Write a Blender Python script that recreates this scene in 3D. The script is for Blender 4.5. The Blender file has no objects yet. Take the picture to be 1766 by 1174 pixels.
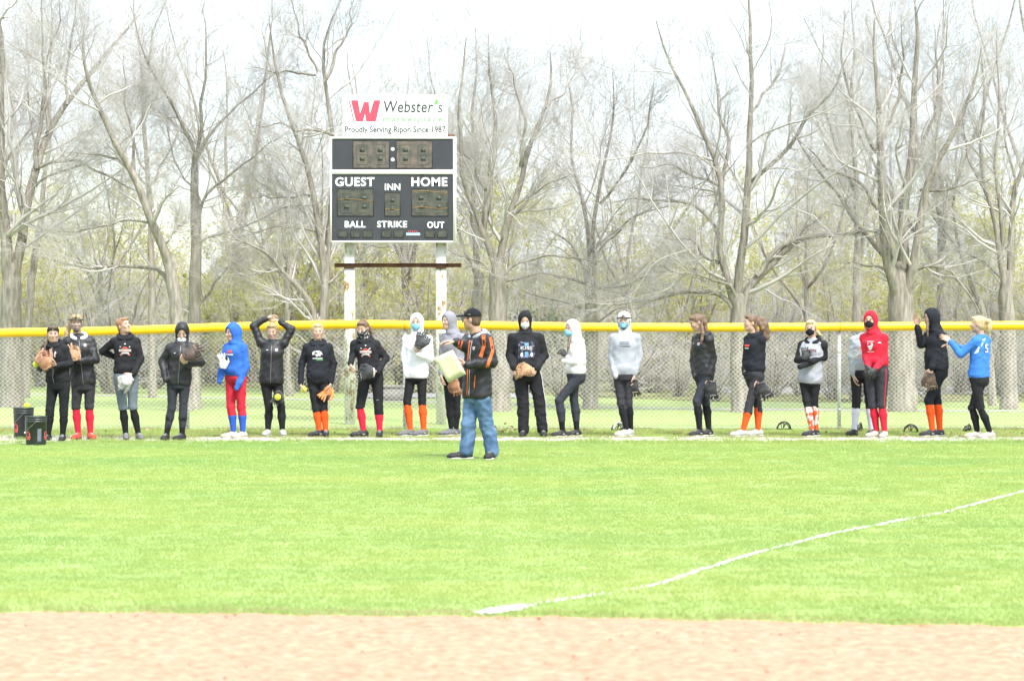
import bpy, bmesh, math, random
import numpy as np
from mathutils import Vector, Matrix

SC = bpy.context.scene
COL = SC.collection
RNG = np.random.default_rng(7)
random.seed(7)

# ------------------------------------------------------------------ camera
F, HOR, CX, CAMZ = 4300.0, 538.0, 883.0, 1.75      # focal length / horizon row / centre column in photo pixels
cam = bpy.data.cameras.new("camera")
cam.sensor_width = 36.0
cam.lens = 36.0 * F / 1766.0
cam.shift_y = -(587.0 - HOR) / 1766.0
cam.clip_start, cam.clip_end = 0.5, 3000.0
cam.dof.use_dof = True
cam.dof.focus_distance = 35.5
cam.dof.aperture_fstop = 3.2
cam_o = bpy.data.objects.new("camera", cam)
cam_o.location = (0, 0, CAMZ)
cam_o.rotation_euler = (math.radians(90), 0, 0)
COL.objects.link(cam_o)
SC.camera = cam_o

# ------------------------------------------------------------------ world, sun, exposure
SUN_EL, SUN_AZ = math.radians(52), math.radians(150)   # azimuth clockwise from +Y: behind the camera, to the right
world = bpy.data.worlds.new("World")
SC.world = world
world.use_nodes = True
wn, wl = world.node_tree.nodes, world.node_tree.links
wn.clear()
w_out = wn.new("ShaderNodeOutputWorld")
w_bg = wn.new("ShaderNodeBackground")
w_bg.inputs["Strength"].default_value = 0.11
w_sky = wn.new("ShaderNodeTexSky")
w_sky.sky_type = 'NISHITA'
w_sky.sun_disc = False
w_sky.sun_elevation = SUN_EL
w_sky.sun_rotation = SUN_AZ
w_sky.air_density, w_sky.dust_density = 1.0, 0.6
# thin bright overcast drawn over the blue sky, with soft gaps
w_tc = wn.new("ShaderNodeTexCoord")
w_map = wn.new("ShaderNodeMapping")
w_map.inputs["Scale"].default_value = (1, 1, 3.0)
w_no = wn.new("ShaderNodeTexNoise")
w_no.inputs["Scale"].default_value = 5.0
w_no.inputs["Detail"].default_value = 5.0
w_ramp = wn.new("ShaderNodeValToRGB")
w_ramp.color_ramp.elements[0].position, w_ramp.color_ramp.elements[0].color = 0.36, (0.3, 0.3, 0.3, 1)
w_ramp.color_ramp.elements[1].position, w_ramp.color_ramp.elements[1].color = 0.62, (0.95, 0.95, 0.95, 1)
w_mix = wn.new("ShaderNodeMixRGB")
# overcast brightness rises from the horizon to the zenith: L = Lz (1 + 2 sin h) / 3
w_sep = wn.new("ShaderNodeSeparateXYZ")
w_lum = wn.new("ShaderNodeMath"); w_lum.operation = 'MULTIPLY_ADD'; w_lum.use_clamp = False
w_lum.inputs[1].default_value, w_lum.inputs[2].default_value = 0.82, 0.18
w_abs = wn.new("ShaderNodeMath"); w_abs.operation = 'ABSOLUTE'
w_cld = wn.new("ShaderNodeVectorMath"); w_cld.operation = 'SCALE'
w_cld.inputs[0].default_value = (9.5, 10.4, 11.2)
wl.new(w_tc.outputs["Generated"], w_sep.inputs[0]); wl.new(w_sep.outputs["Z"], w_abs.inputs[0]); wl.new(w_abs.outputs[0], w_lum.inputs[0])
wl.new(w_lum.outputs[0], w_cld.inputs["Scale"]); wl.new(w_cld.outputs[0], w_mix.inputs["Color2"])
wl.new(w_tc.outputs["Generated"], w_map.inputs["Vector"])
wl.new(w_map.outputs["Vector"], w_no.inputs["Vector"])
wl.new(w_no.outputs["Fac"], w_ramp.inputs["Fac"])
wl.new(w_ramp.outputs["Color"], w_mix.inputs["Fac"])
w_dim = wn.new("ShaderNodeVectorMath"); w_dim.operation = 'SCALE'; w_dim.inputs["Scale"].default_value = 0.5   # thin veil over the clear sky too
wl.new(w_sky.outputs["Color"], w_dim.inputs[0]); wl.new(w_dim.outputs[0], w_mix.inputs["Color1"])
wl.new(w_mix.outputs["Color"], w_bg.inputs["Color"])
wl.new(w_bg.outputs["Background"], w_out.inputs["Surface"])

sun = bpy.data.lights.new("sun", 'SUN')
sun.energy = 1.5
sun.angle = math.radians(14)
sun.color = (1.0, 0.95, 0.88)
sun_o = bpy.data.objects.new("sun", sun)
sd = Vector((math.sin(SUN_AZ) * math.cos(SUN_EL), math.cos(SUN_AZ) * math.cos(SUN_EL), math.sin(SUN_EL)))
sun_o.rotation_euler = sd.to_track_quat('Z', 'Y').to_euler()
COL.objects.link(sun_o)

SC.view_settings.view_transform = 'Standard'
SC.view_settings.look = 'None'
SC.view_settings.exposure = 2.28
SC.view_settings.gamma = 1.0
SC.cycles.use_denoising = True
SC.cycles.use_adaptive_sampling = True
SC.cycles.adaptive_threshold = 0.02
SC.cycles.debug_use_spatial_splits = True
SC.cycles.max_bounces = 3
SC.cycles.volume_bounces = 0
SC.cycles.volume_max_steps = 64
SC.cycles.diffuse_bounces = 2
SC.cycles.transparent_max_bounces = 8

# ------------------------------------------------------------------ helpers
def at(px, py, d):
    """photo pixel at distance d -> point in metres"""
    return np.array(((px - CX) * d / F, d, CAMZ - (py - HOR) * d / F))

def ground_d(py):
    return F * CAMZ / (py - HOR)

def link(o, parent=None):
    COL.objects.link(o)
    if parent is not None:
        o.parent = parent
    return o

def empty(name, loc=(0, 0, 0), rz=0.0, parent=None):
    o = bpy.data.objects.new(name, None)
    o.empty_display_size = 0.1
    o.location = loc
    o.rotation_euler = (0, 0, rz)
    return link(o, parent)

def tag(o, label=None, cat=None, group=None, kind=None):
    if label: o["label"] = label
    if cat: o["category"] = cat
    if group: o["group"] = group
    if kind: o["kind"] = kind
    return o

def mesh_np(name, V, Fc, mat=None, smooth=False):
    """mesh from an array of vertices and an array (or list of arrays) of faces"""
    me = bpy.data.meshes.new(name)
    V = np.asarray(V, dtype=np.float32)
    if not isinstance(Fc, (list, tuple)):
        Fc = [Fc]
    Fc = [np.asarray(f, dtype=np.int32) for f in Fc if len(f)]
    loops = np.concatenate([f.ravel() for f in Fc])
    sizes = np.concatenate([np.full(len(f), f.shape[1], dtype=np.int32) for f in Fc])
    starts = np.concatenate([[0], np.cumsum(sizes)[:-1]]).astype(np.int32)
    me.vertices.add(len(V)); me.vertices.foreach_set("co", V.ravel())
    me.loops.add(len(loops)); me.loops.foreach_set("vertex_index", loops)
    me.polygons.add(len(sizes)); me.polygons.foreach_set("loop_start", starts)
    me.polygons.foreach_set("loop_total", sizes)
    if smooth:
        me.polygons.foreach_set("use_smooth", np.ones(len(sizes), dtype=bool))
    me.update(calc_edges=True)
    if mat is not None:
        me.materials.append(mat)
    return me

def obj(name, me, parent=None, loc=None, mat=None):
    o = bpy.data.objects.new(name, me)
    if mat is not None:
        me.materials.append(mat)
    if loc is not None:
        o.location = loc
    return link(o, parent)

class MB:
    """collects simple solids into one mesh"""
    def __init__(self): self.v, self.q, self.t, self.n = [], [], [], 0
    def add(self, V, Q=None, T=None):
        V = np.asarray(V, dtype=float)
        if Q is not None and len(Q): self.q.append(np.asarray(Q) + self.n)
        if T is not None and len(T): self.t.append(np.asarray(T) + self.n)
        self.v.append(V); self.n += len(V)
        return self
    def box(self, lo, hi):
        (a, b, c), (d, e, f) = lo, hi
        V = [(a,b,c),(d,b,c),(d,e,c),(a,e,c),(a,b,f),(d,b,f),(d,e,f),(a,e,f)]
        return self.add(V, [(0,3,2,1),(4,5,6,7),(0,1,5,4),(1,2,6,5),(2,3,7,6),(3,0,4,7)])
    def tube(self, pts, rad, n=8, cap=True):
        V, Q = tubes(np.asarray(pts, float)[None], np.broadcast_to(np.asarray(rad, float), (len(pts),))[None], n)
        m = len(pts)
        T = []
        if cap:
            V = np.vstack([V, pts[0], pts[-1]])
            for k in range(n):
                T.append((len(V) - 2, (k + 1) % n, k)); T.append((len(V) - 1, (m - 1) * n + k, (m - 1) * n + (k + 1) % n))
        return self.add(V, Q, T)
    def lathe(self, prof, n=24, c=(0, 0, 0), axis='z', close=False):
        prof = np.asarray(prof, float)
        a = np.linspace(0, 2 * np.pi, n, endpoint=False)
        V = np.stack([prof[:, 0, None] * np.cos(a), prof[:, 0, None] * np.sin(a), np.repeat(prof[:, 1, None], n, 1)], -1).reshape(-1, 3)
        if axis == 'y': V = V[:, [0, 2, 1]] * (1, 1, -1)
        i, k = np.meshgrid(np.arange(len(prof) - 1), np.arange(n), indexing='ij')
        k2 = (k + 1) % n
        Q = np.stack([i * n + k, i * n + k2, (i + 1) * n + k2, (i + 1) * n + k], -1).reshape(-1, 4)
        return self.add(V + np.asarray(c, float), Q)
    def mesh(self, name, mat=None, smooth=False):
        return mesh_np(name, np.vstack(self.v), [np.vstack(x) for x in (self.q, self.t) if x], mat, smooth)
    def obj(self, name, mat, parent=None, smooth=False, loc=None):
        return obj(name, self.mesh(name, mat, smooth), parent, loc)

def tubes(P, R, n):
    """N polylines (N,m,3) with radii (N,m) -> verts, quads of open tubes"""
    N, m, _ = P.shape
    T = np.gradient(P, axis=1)
    T /= np.linalg.norm(T, axis=2, keepdims=True) + 1e-9
    ref = np.where(np.abs(T[:, :1, 2:3]) > 0.8, np.array([[[1.0, 0.13, 0]]]), np.array([[[0.1, 0.07, 1.0]]]))
    ref = np.broadcast_to(ref, T.shape)
    A = np.cross(T, ref); A /= np.linalg.norm(A, axis=2, keepdims=True) + 1e-9
    B = np.cross(T, A)
    a = np.linspace(0, 2 * np.pi, n, endpoint=False)
    V = P[:, :, None] + R[:, :, None, None] * (np.cos(a)[None, None, :, None] * A[:, :, None] + np.sin(a)[None, None, :, None] * B[:, :, None])
    idx = np.arange(N * m * n).reshape(N, m, n)
    Q = np.stack([idx[:, :-1], np.roll(idx, -1, 2)[:, :-1], np.roll(idx, -1, 2)[:, 1:], idx[:, 1:]], -1).reshape(-1, 4)
    return V.reshape(-1, 3), Q

# ------------------------------------------------------------------ materials
def nodes_of(name):
    m = bpy.data.materials.new(name)
    m.use_nodes = True
    nt = m.node_tree
    return m, nt, nt.nodes["Principled BSDF"]

def mat(name, col, rough=0.8, var=0.15, scale=12.0, bump=0.0, bscale=60.0, col2=None, metal=0.0, spec=0.3, coord='Object', stretch=(1, 1, 1), emit=0.0, detail=4.0, sheen=0.0, contrast=(0.3, 0.7)):
    """procedural: two tones of the colour mixed by noise, plus fine bump"""
    m, nt, b = nodes_of(name)
    N, L = nt.nodes, nt.links
    tc = N.new("ShaderNodeTexCoord"); mp = N.new("ShaderNodeMapping")
    mp.inputs["Scale"].default_value = stretch
    L.new(tc.outputs[coord], mp.inputs["Vector"])
    no = N.new("ShaderNodeTexNoise"); no.inputs["Scale"].default_value = scale; no.inputs["Detail"].default_value = detail
    L.new(mp.outputs["Vector"], no.inputs["Vector"])
    rp = N.new("ShaderNodeValToRGB")
    c1 = [max(0, c * (1 - var)) for c in col]
    c2 = list(col2) if col2 else [min(1, c * (1 + var)) for c in col]
    rp.color_ramp.elements[0].position, rp.color_ramp.elements[0].color = contrast[0], (*c1, 1)
    rp.color_ramp.elements[1].position, rp.color_ramp.elements[1].color = contrast[1], (*c2, 1)
    L.new(no.outputs["Fac"], rp.inputs["Fac"]); L.new(rp.outputs["Color"], b.inputs["Base Color"])
    b.inputs["Roughness"].default_value = rough
    b.inputs["Metallic"].default_value = metal
    b.inputs["Specular IOR Level"].default_value = spec
    if sheen: b.inputs["Sheen Weight"].default_value = sheen
    if bump:
        n2 = N.new("ShaderNodeTexNoise"); n2.inputs["Scale"].default_value = bscale; n2.inputs["Detail"].default_value = 3
        L.new(mp.outputs["Vector"], n2.inputs["Vector"])
        bp = N.new("ShaderNodeBump"); bp.inputs["Strength"].default_value = bump; bp.inputs["Distance"].default_value = 0.01
        L.new(n2.outputs["Fac"], bp.inputs["Height"]); L.new(bp.outputs["Normal"], b.inputs["Normal"])
    return m

# ================================================================== SETTING
def grass_mat(name, tones, s1=0.5, s2=2.2, thin=False):
    m, nt, b = nodes_of(name)
    N, L = nt.nodes, nt.links
    geo = N.new("ShaderNodeNewGeometry")
    mp = N.new("ShaderNodeMapping"); mp.inputs["Scale"].default_value = (0.35, 1.2, 0)
    L.new(geo.outputs["Position"], mp.inputs["Vector"])
    out = []
    for s, d in ((s1, 4), (s2, 5)):
        no = N.new("ShaderNodeTexNoise"); no.inputs["Scale"].default_value = s; no.inputs["Detail"].default_value = d
        L.new(mp.outputs["Vector"], no.inputs["Vector"]); out.append(no)
    mx = N.new("ShaderNodeMath"); mx.operation = 'MULTIPLY_ADD'
    mx.inputs[1].default_value = 0.55
    half = N.new("ShaderNodeMath"); half.operation = 'MULTIPLY'; half.inputs[1].default_value = 0.45
    L.new(out[1].outputs["Fac"], half.inputs[0])
    L.new(out[0].outputs["Fac"], mx.inputs[0]); L.new(half.outputs[0], mx.inputs[2])
    rp = N.new("ShaderNodeValToRGB")
    els = rp.color_ramp.elements
    pos = np.linspace(0.36, 0.64, len(tones))
    while len(els) < len(tones): els.new(0.5)
    for e, p_, c in zip(els, pos, tones): e.position, e.color = p_, (*c, 1)
    L.new(mx.outputs[0], rp.inputs["Fac"]); L.new(rp.outputs["Color"], b.inputs["Base Color"])
    b.inputs["Roughness"].default_value = 0.75
    b.inputs["Specular IOR Level"].default_value = 0.2
    if thin:                                   # leaf blades let part of the light through
        tr = N.new("ShaderNodeBsdfTranslucent"); ms = N.new("ShaderNodeMixShader"); ms.inputs[0].default_value = 0.45
        L.new(rp.outputs["Color"], tr.inputs["Color"])
        L.new(b.outputs[0], ms.inputs[1]); L.new(tr.outputs[0], ms.inputs[2])
        L.new(ms.outputs[0], N["Material Output"].inputs["Surface"])
    return m

G_TONES = [(0.18, 0.245, 0.07), (0.20, 0.255, 0.075), (0.22, 0.265, 0.08)]
M_GROUND = grass_mat("lawn_ground", G_TONES)
M_BLADE = grass_mat("grass_blade", [(0.31, 0.445, 0.145), (0.365, 0.475, 0.15), (0.425, 0.495, 0.16)], thin=True)
M_DIRT = mat("infield_dirt", (0.295, 0.153, 0.097), 0.95, 0.18, 30.0, 0.4, 90, spec=0.05, stretch=(.55, 1, 1), detail=12, col2=(0.385, 0.246, 0.17), contrast=(.3, .7))
M_SAND = mat("warning_strip_sand", (0.40, 0.365, 0.31), 0.95, 0.3, 5.0, 0.5, 60, spec=0.05, detail=8, col2=(.50, .47, .42))
M_PATH = mat("path_concrete", (0.25, 0.24, 0.22), 0.9, 0.1, 3.0, spec=0.1)
M_LOT = mat("parking_lot_concrete", (0.21, 0.21, 0.21), 0.9, 0.12, 1.0, spec=0.1)
M_LITTER = mat("leaf_litter", (0.16, 0.125, 0.085), 0.95, 0.4, 1.5, spec=0.05, detail=7, col2=(0.16, 0.19, 0.06))
M_CHALK = mat("chalk", (0.62, 0.64, 0.62), 0.95, 0.04, 20, spec=0.05)

def noise1(x, seed, f=1.0):
    r = np.random.default_rng(seed)
    out = np.zeros_like(x)
    for k in range(6):
        out += np.sin(x * f * (1.7 ** k) + r.uniform(0, 6.28)) * 0.6 ** k
    return out / 2.2

def sheet(name, xs, y0, y1, z, mat_, kind='structure', nv=2, zf=None):
    """sheet between the curves y0(x) and y1(x)"""
    v = np.linspace(0, 1, nv)
    Y = y0[None] + (y1 - y0)[None] * v[:, None]
    X = np.broadcast_to(xs, Y.shape)
    Z = np.full(Y.shape, z) if zf is None else z + zf(X, Y, v[:, None])
    V = np.stack([X, Y, Z], -1).reshape(-1, 3)
    i, k = np.meshgrid(np.arange(nv - 1), np.arange(len(xs) - 1), indexing='ij')
    n = len(xs)
    Q = np.stack([i * n + k, i * n + k + 1, (i + 1) * n + k + 1, (i + 1) * n + k], -1).reshape(-1, 4)
    o = obj(name, mesh_np(name, V, Q, mat_, True))
    o["kind"] = kind
    return o

# ground: one sheet to the horizon
gx = np.array([-1500, -60, -20, 20, 60, 1500.0]); gy = np.array([-30, 0, 30, 60, 120, 2500.0])
GX, GY = np.meshgrid(gx, gy)
gi, gk = np.meshgrid(np.arange(5), np.arange(5), indexing='ij')
ground = obj("ground", mesh_np("ground", np.stack([GX, GY, 0 * GX], -1).reshape(-1, 3),
             np.stack([gi * 6 + gk, gi * 6 + gk + 1, gi * 6 + gk + 7, gi * 6 + gk + 6], -1).reshape(-1, 4), M_GROUND))
tag(ground, "bright green mown outfield lawn reaching behind the fence", "lawn", kind='structure')

# infield dirt with scuffed relief and a ragged lip against the lawn
def dirt_edge(x):
    return 14.28 - 0.115 * x - 0.012 * x * x + 0.07 * noise1(x, 3, 2.3) + 0.07 * noise1(x, 4, 11) + 0.035 * noise1(x, 6, 45)
xs = np.linspace(-6, 6, 330)
r_ = np.random.default_rng(5)
def dirt_relief(X, Y, v):
    z = np.zeros_like(X)
    for k in range(26):
        fx, fy = r_.normal(0, 9), r_.normal(0, 13)
        z += 0.0022 * np.sin(X * fx + Y * fy + r_.uniform(0, 6.3) + 1.3 * np.sin(X * 1.7 + k) + np.cos(Y * 2.1 + k))
    z = np.abs(z) * 1.1 + np.abs(r_.normal(0, 0.0035, X.shape))
    return np.clip(z, 0, 0.05) * np.clip((1 - v) * 12, 0.1, 1)
dirt = sheet("infield_dirt", xs, np.full(xs.shape, 7.5), dirt_edge(xs), 0.005, M_DIRT, nv=120, zf=dirt_relief)
tag(dirt, "pale reddish tan infield dirt along the bottom edge", "dirt")

# sandy strip that the players stand on
xs = np.linspace(-12, 12, 700)
wid = 0.58 + 0.20 * noise1(xs, 11, 1.1) + 0.16 * noise1(xs, 12, 9) + np.clip((-5.6 - xs) * 0.5, 0, 0.55)
mid = 34.35 + 0.10 * noise1(xs, 13, 0.5)
strip = sheet("warning_strip", xs, mid - wid * 1.15, mid + wid, 0.004, M_SAND)
tag(strip, "thin pale sandy strip along the foot of the fence", "strip")

# narrow path and paved lot seen through the fence
xs = np.linspace(-22, 14, 60)
py = np.interp(xs, [-22, -10.7, -1.6, 2.3, 6.3, 14], [56, 53.4, 48.6, 45.4, 44.4, 43.5])
path = sheet("path", xs, py - 0.35, py + 0.35, 0.004, M_PATH)
tag(path, "narrow pale concrete path running behind the trees", "path")
xs = np.linspace(-30, 32, 90)
lit = sheet("thicket_floor", xs, np.interp(xs, [-30, -8, 0, 4, 32], [62, 59, 53, 48.6, 47.8]) + 0.4 * noise1(xs, 21, 2), np.full(90, 130.0), 0.004, M_LITTER)
tag(lit, "brown leaf litter under the thicket", "leaf litter")
xs = np.linspace(4.6, 26, 30)
lot = sheet("parking_lot", xs, 53.5 + 0.7 * noise1(xs, 22, 1), np.full(30, 58.5), 0.010, M_LOT)
tag(lot, "pale paved lot glimpsed between the shrubs at right", "pavement")
xs = np.linspace(-3.2, 0.4, 20)
lot2 = sheet("paved_area", xs, np.full(20, 50.6), np.full(20, 53.5), 0.014, M_LOT)
tag(lot2, "pale paved area behind the scoreboard posts", "pavement")

# chalk foul line: lumpy band of lime laid on the grass, denser at its infield end
def chalk():
    r = np.random.default_rng(9)
    n = 2300
    t = np.concatenate([r.uniform(0, 1, n), r.uniform(0, .022, 420)])
    dens = np.clip(.62 + .5 * noise1(t, 35, 33) + .35 * noise1(t, 36, 140), .34, 1); dens[n:] = 1
    k = r.uniform(0, 1, t.shape) < dens; blob = (np.arange(len(t)) >= n)[k]; t = t[k]; m = len(t)
    off = .012 * noise1(t, 34, 25) + r.normal(0, 1, m) * np.where(blob, .028, .012)
    ky = np.array([14.42, 14.53, 15.26, 15.87, 16.72, 18.0, 19.7, 21.6, 24.27, 30.0]); kx = np.array([-.16, -.11, .415, .912, 1.23, 1.746, 2.55, 3.71, 4.98, 7.9])
    tt = np.linspace(14.42, 30, 400); xx = np.interp(tt, ky, kx)
    for _ in range(60): xx[1:-1] = .25 * xx[:-2] + .5 * xx[1:-1] + .25 * xx[2:]
    y = 14.42 + 15.58 * t; x = np.interp(y, tt, xx) + .88 * off; y = y - .47 * off; z = r.uniform(.006, .017, m)
    a = r.uniform(0, 6.28, m); s_ = r.uniform(.004, .013, m) * np.where(blob, 1.4, 1); tl = r.normal(0, .25, (m, 2))
    c, sn = np.cos(a), np.sin(a); Z = 0 * a
    base = np.stack([x, y, z], -1)
    e1 = np.stack([c, sn, tl[:, 0]], -1) * s_[:, None]; e2 = np.stack([-sn, c, tl[:, 1]], -1) * (s_ * .6)[:, None]; h = np.stack([Z, Z, s_ * .5], -1)
    V = np.stack([base - e1, base - e2, base + e1, base + e2, base + h], 1).reshape(-1, 3)
    T = np.array([(0, 1, 4), (1, 2, 4), (2, 3, 4), (3, 0, 4)])
    o = obj("foul_line", mesh_np("foul_line", V, (T[None] + 5 * np.arange(m)[:, None, None]).reshape(-1, 3), M_CHALK))
    tag(o, "thin patchy white chalk foul line crossing the lawn", "chalk line", kind='structure')
chalk()

# grass blades: a node group builds a small patch of blades and sets it over the lawn
def grass_field(name, label, x0, x1, y0, y1, step, blade_h, density, seed, mat_, keep=None):
    r = np.random.default_rng(seed)
    X, Y = np.meshgrid(np.arange(x0, x1, step), np.arange(y0, y1, step))
    X = X.ravel() + r.uniform(-.3, .3, X.size) * step; Y = Y.ravel() + r.uniform(-.3, .3, Y.size) * step
    if keep is not None:
        k = keep(X, Y); X, Y = X[k], Y[k]
    me = bpy.data.meshes.new(name)
    me.vertices.add(len(X)); me.vertices.foreach_set("co", np.stack([X, Y, np.full(X.shape, 0.001)], -1).astype(np.float32).ravel())
    o = obj(name, me)
    me.materials.append(mat_)
    g = bpy.data.node_groups.new(name, 'GeometryNodeTree')
    g.interface.new_socket("Geometry", in_out='INPUT', socket_type='NodeSocketGeometry')
    g.interface.new_socket("Geometry", in_out='OUTPUT', socket_type='NodeSocketGeometry')
    N, L = g.nodes, g.links
    gi, go = N.new("NodeGroupInput"), N.new("NodeGroupOutput")
    grid = N.new("GeometryNodeMeshGrid")
    for k_, v_ in (("Size X", step * 1.5), ("Size Y", step * 1.5), ("Vertices X", 2), ("Vertices Y", 2)): grid.inputs[k_].default_value = v_
    dist = N.new("GeometryNodeDistributePointsOnFaces"); dist.inputs["Density"].default_value = density; dist.inputs["Seed"].default_value = seed
    cone = N.new("GeometryNodeMeshCone"); cone.fill_type = 'NONE'
    for k_, v_ in (("Vertices", 3), ("Side Segments", 1), ("Radius Top", 0.0), ("Radius Bottom", 0.0035), ("Depth", blade_h)): cone.inputs[k_].default_value = v_
    rot = N.new("FunctionNodeRandomValue"); rot.data_type = 'FLOAT_VECTOR'
    rot.inputs["Min"].default_value = (-0.45, -0.45, 0); rot.inputs["Max"].default_value = (0.45, 0.45, 6.28)
    scl = N.new("FunctionNodeRandomValue"); scl.data_type = 'FLOAT_VECTOR'
    scl.inputs["Min"].default_value = (0.5, 0.9, 0.5); scl.inputs["Max"].default_value = (0.9, 1.4, 1.25)
    iop = N.new("GeometryNodeInstanceOnPoints"); real = N.new("GeometryNodeRealizeInstances")
    sm = N.new("GeometryNodeSetMaterial"); sm.inputs["Material"].default_value = mat_
    iop2 = N.new("GeometryNodeInstanceOnPoints")
    rot2 = N.new("FunctionNodeRandomValue"); rot2.data_type = 'FLOAT_VECTOR'; rot2.inputs["Max"].default_value = (0, 0, 6.28); rot2.inputs["Min"].default_value = (0, 0, 0)
    L.new(grid.outputs["Mesh"], dist.inputs["Mesh"]); L.new(dist.outputs["Points"], iop.inputs["Points"])
    L.new(cone.outputs["Mesh"], iop.inputs["Instance"]); L.new(rot.outputs["Value"], iop.inputs["Rotation"]); L.new(scl.outputs["Value"], iop.inputs["Scale"])
    L.new(iop.outputs["Instances"], real.inputs["Geometry"]); L.new(real.outputs["Geometry"], sm.inputs["Geometry"])
    L.new(gi.outputs[0], iop2.inputs["Points"]); L.new(sm.outputs["Geometry"], iop2.inputs["Instance"]); L.new(rot2.outputs["Value"], iop2.inputs["Rotation"])
    L.new(iop2.outputs["Instances"], go.inputs[0])
    md = o.modifiers.new("grass", 'NODES'); md.node_group = g
    tag(o, label, "grass", kind='stuff')
    return o

def on_strip(X, Y):
    return np.abs(Y - 34.35) < 0.62 + np.clip((-5.6 - X) * 0.5, 0, 0.6)
def lawn_keep(X, Y):
    return (Y > dirt_edge(X) + 0.17) & (np.abs(X) < 0.235 * Y + 1.5) & ~on_strip(X, Y)
rk_ = np.random.default_rng(41)
M_EDGE = grass_mat('edge_blade', [(0.31, 0.44, 0.13), (0.40, 0.46, 0.17), (0.48, 0.43, 0.24)], 1.2, 7, thin=True)
def edge_keep(X, Y):
    return (Y > dirt_edge(X) - 0.06 + 0.12 * rk_.random(X.shape)) & (Y < dirt_edge(X) + 0.3)
grass_field("mown_grass", "short bright green mown grass across the outfield", -12, 12, 13.8, 37.2, 0.4, 0.014, 1700, 1, M_BLADE, lawn_keep)
grass_field("edge_grass", "rough fringe of grass along the infield dirt", -5.5, 5.5, 13.0, 15.6, 0.09, 0.026, 1500, 2, M_EDGE, edge_keep)
M_DRYGRASS = grass_mat("dry_grass", [(0.30, 0.36, 0.11), (0.38, 0.37, 0.16), (0.45, 0.40, 0.22)], 1.5, 6, thin=True)
rw = np.random.default_rng(8)
grass_field("dry_weeds", "straggly half dry weeds between the sandy strip and the fence", -10, 10, 34.7, 37.6, 0.30, 0.045, 420, 3, M_DRYGRASS,
            lambda X, Y: rw.uniform(0, 1, X.shape) < np.where(Y > 34.8, 0.4, 0.9))
grass_field("strip_fringe", "ragged grass creeping over the front of the sandy strip", -10, 10, 33.3, 34.5, 0.22, 0.045, 900, 4, M_BLADE,
            lambda X, Y: rw.uniform(0, 1, X.shape) < np.where(Y < 33.85, 0.7, 0.2))

# pebbles and clods on the dirt
def clods():
    r = np.random.default_rng(15)
    n = 500
    x = r.uniform(-4.5, 4.5, n); y = 10.5 + (dirt_edge(x) - 10.5) * r.uniform(0, 1, n) ** 0.8
    s = 0.003 + 0.007 * r.random(n) ** 3
    base = np.array([(1,0,0),(-1,0,0),(0,1,0),(0,-1,0),(0,0,1),(0,0,-1)], float)
    T = np.array([(0,2,4),(2,1,4),(1,3,4),(3,0,4),(2,0,5),(1,2,5),(3,1,5),(0,3,5)])
    V = base[None] * s[:, None, None] * r.uniform(.5, 1.4, (n, 6, 1)) * np.array([1.3, 1.0, .8]) + np.stack([x, y, 0.012 + s * .5], -1)[:, None]
    o = obj("dirt_clods", mesh_np("dirt_clods", V.reshape(-1, 3), (T[None] + 6 * np.arange(n)[:, None, None]).reshape(-1, 3), M_DIRT))
    tag(o, "small clods and pebbles strewn over the infield dirt", "clods", kind='stuff')
clods()

# ------------------------------------------------------------------ chain-link fence with yellow cap
D_FENCE = 37.25
M_GALV = mat("galvanised_steel", (0.42, 0.42, 0.42), 0.5, 0.15, 20, metal=0.3, spec=0.4)
M_WIRE = mat("fence_wire", (0.70, 0.68, 0.63), 0.6, 0.1, 3, metal=0.2, spec=0.3)
def cap_mat():
    m, nt, b = nodes_of("yellow_plastic_cap")
    N, L = nt.nodes, nt.links
    tc = N.new("ShaderNodeTexCoord"); no = N.new("ShaderNodeTexNoise"); no.inputs["Scale"].default_value = 1.3; no.inputs["Detail"].default_value = 6
    L.new(tc.outputs["Object"], no.inputs["Vector"])
    rp = N.new("ShaderNodeValToRGB")
    rp.color_ramp.elements[0].position, rp.color_ramp.elements[0].color = 0.3, (0.80, 0.42, 0.006, 1)
    rp.color_ramp.elements[1].position, rp.color_ramp.elements[1].color = 0.7, (0.88, 0.52, 0.014, 1)
    L.new(no.outputs["Fac"], rp.inputs["Fac"]); L.new(rp.outputs["Color"], b.inputs["Base Color"])
    b.inputs["Roughness"].default_value = 0.3
    b.inputs["Specular IOR Level"].default_value = 0.5
    return m
M_CAP = cap_mat()
CAP_PX = [(-400, 578), (0, 574), (200, 570.5), (400, 563.5), (590, 559), (700, 560), (900, 562), (1000, 564), (1200, 565), (1400, 564), (1766, 561), (2200, 560)]
def cap_z(x):
    px = x * F / D_FENCE + CX
    k = np.array(CAP_PX, float)
    out = 0
    for s in (-60, -30, 0, 30, 60): out = out + np.interp(np.asarray(px) + s, k[:, 0], k[:, 1])
    return CAMZ - (out / 5 - HOR) * D_FENCE / F
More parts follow.
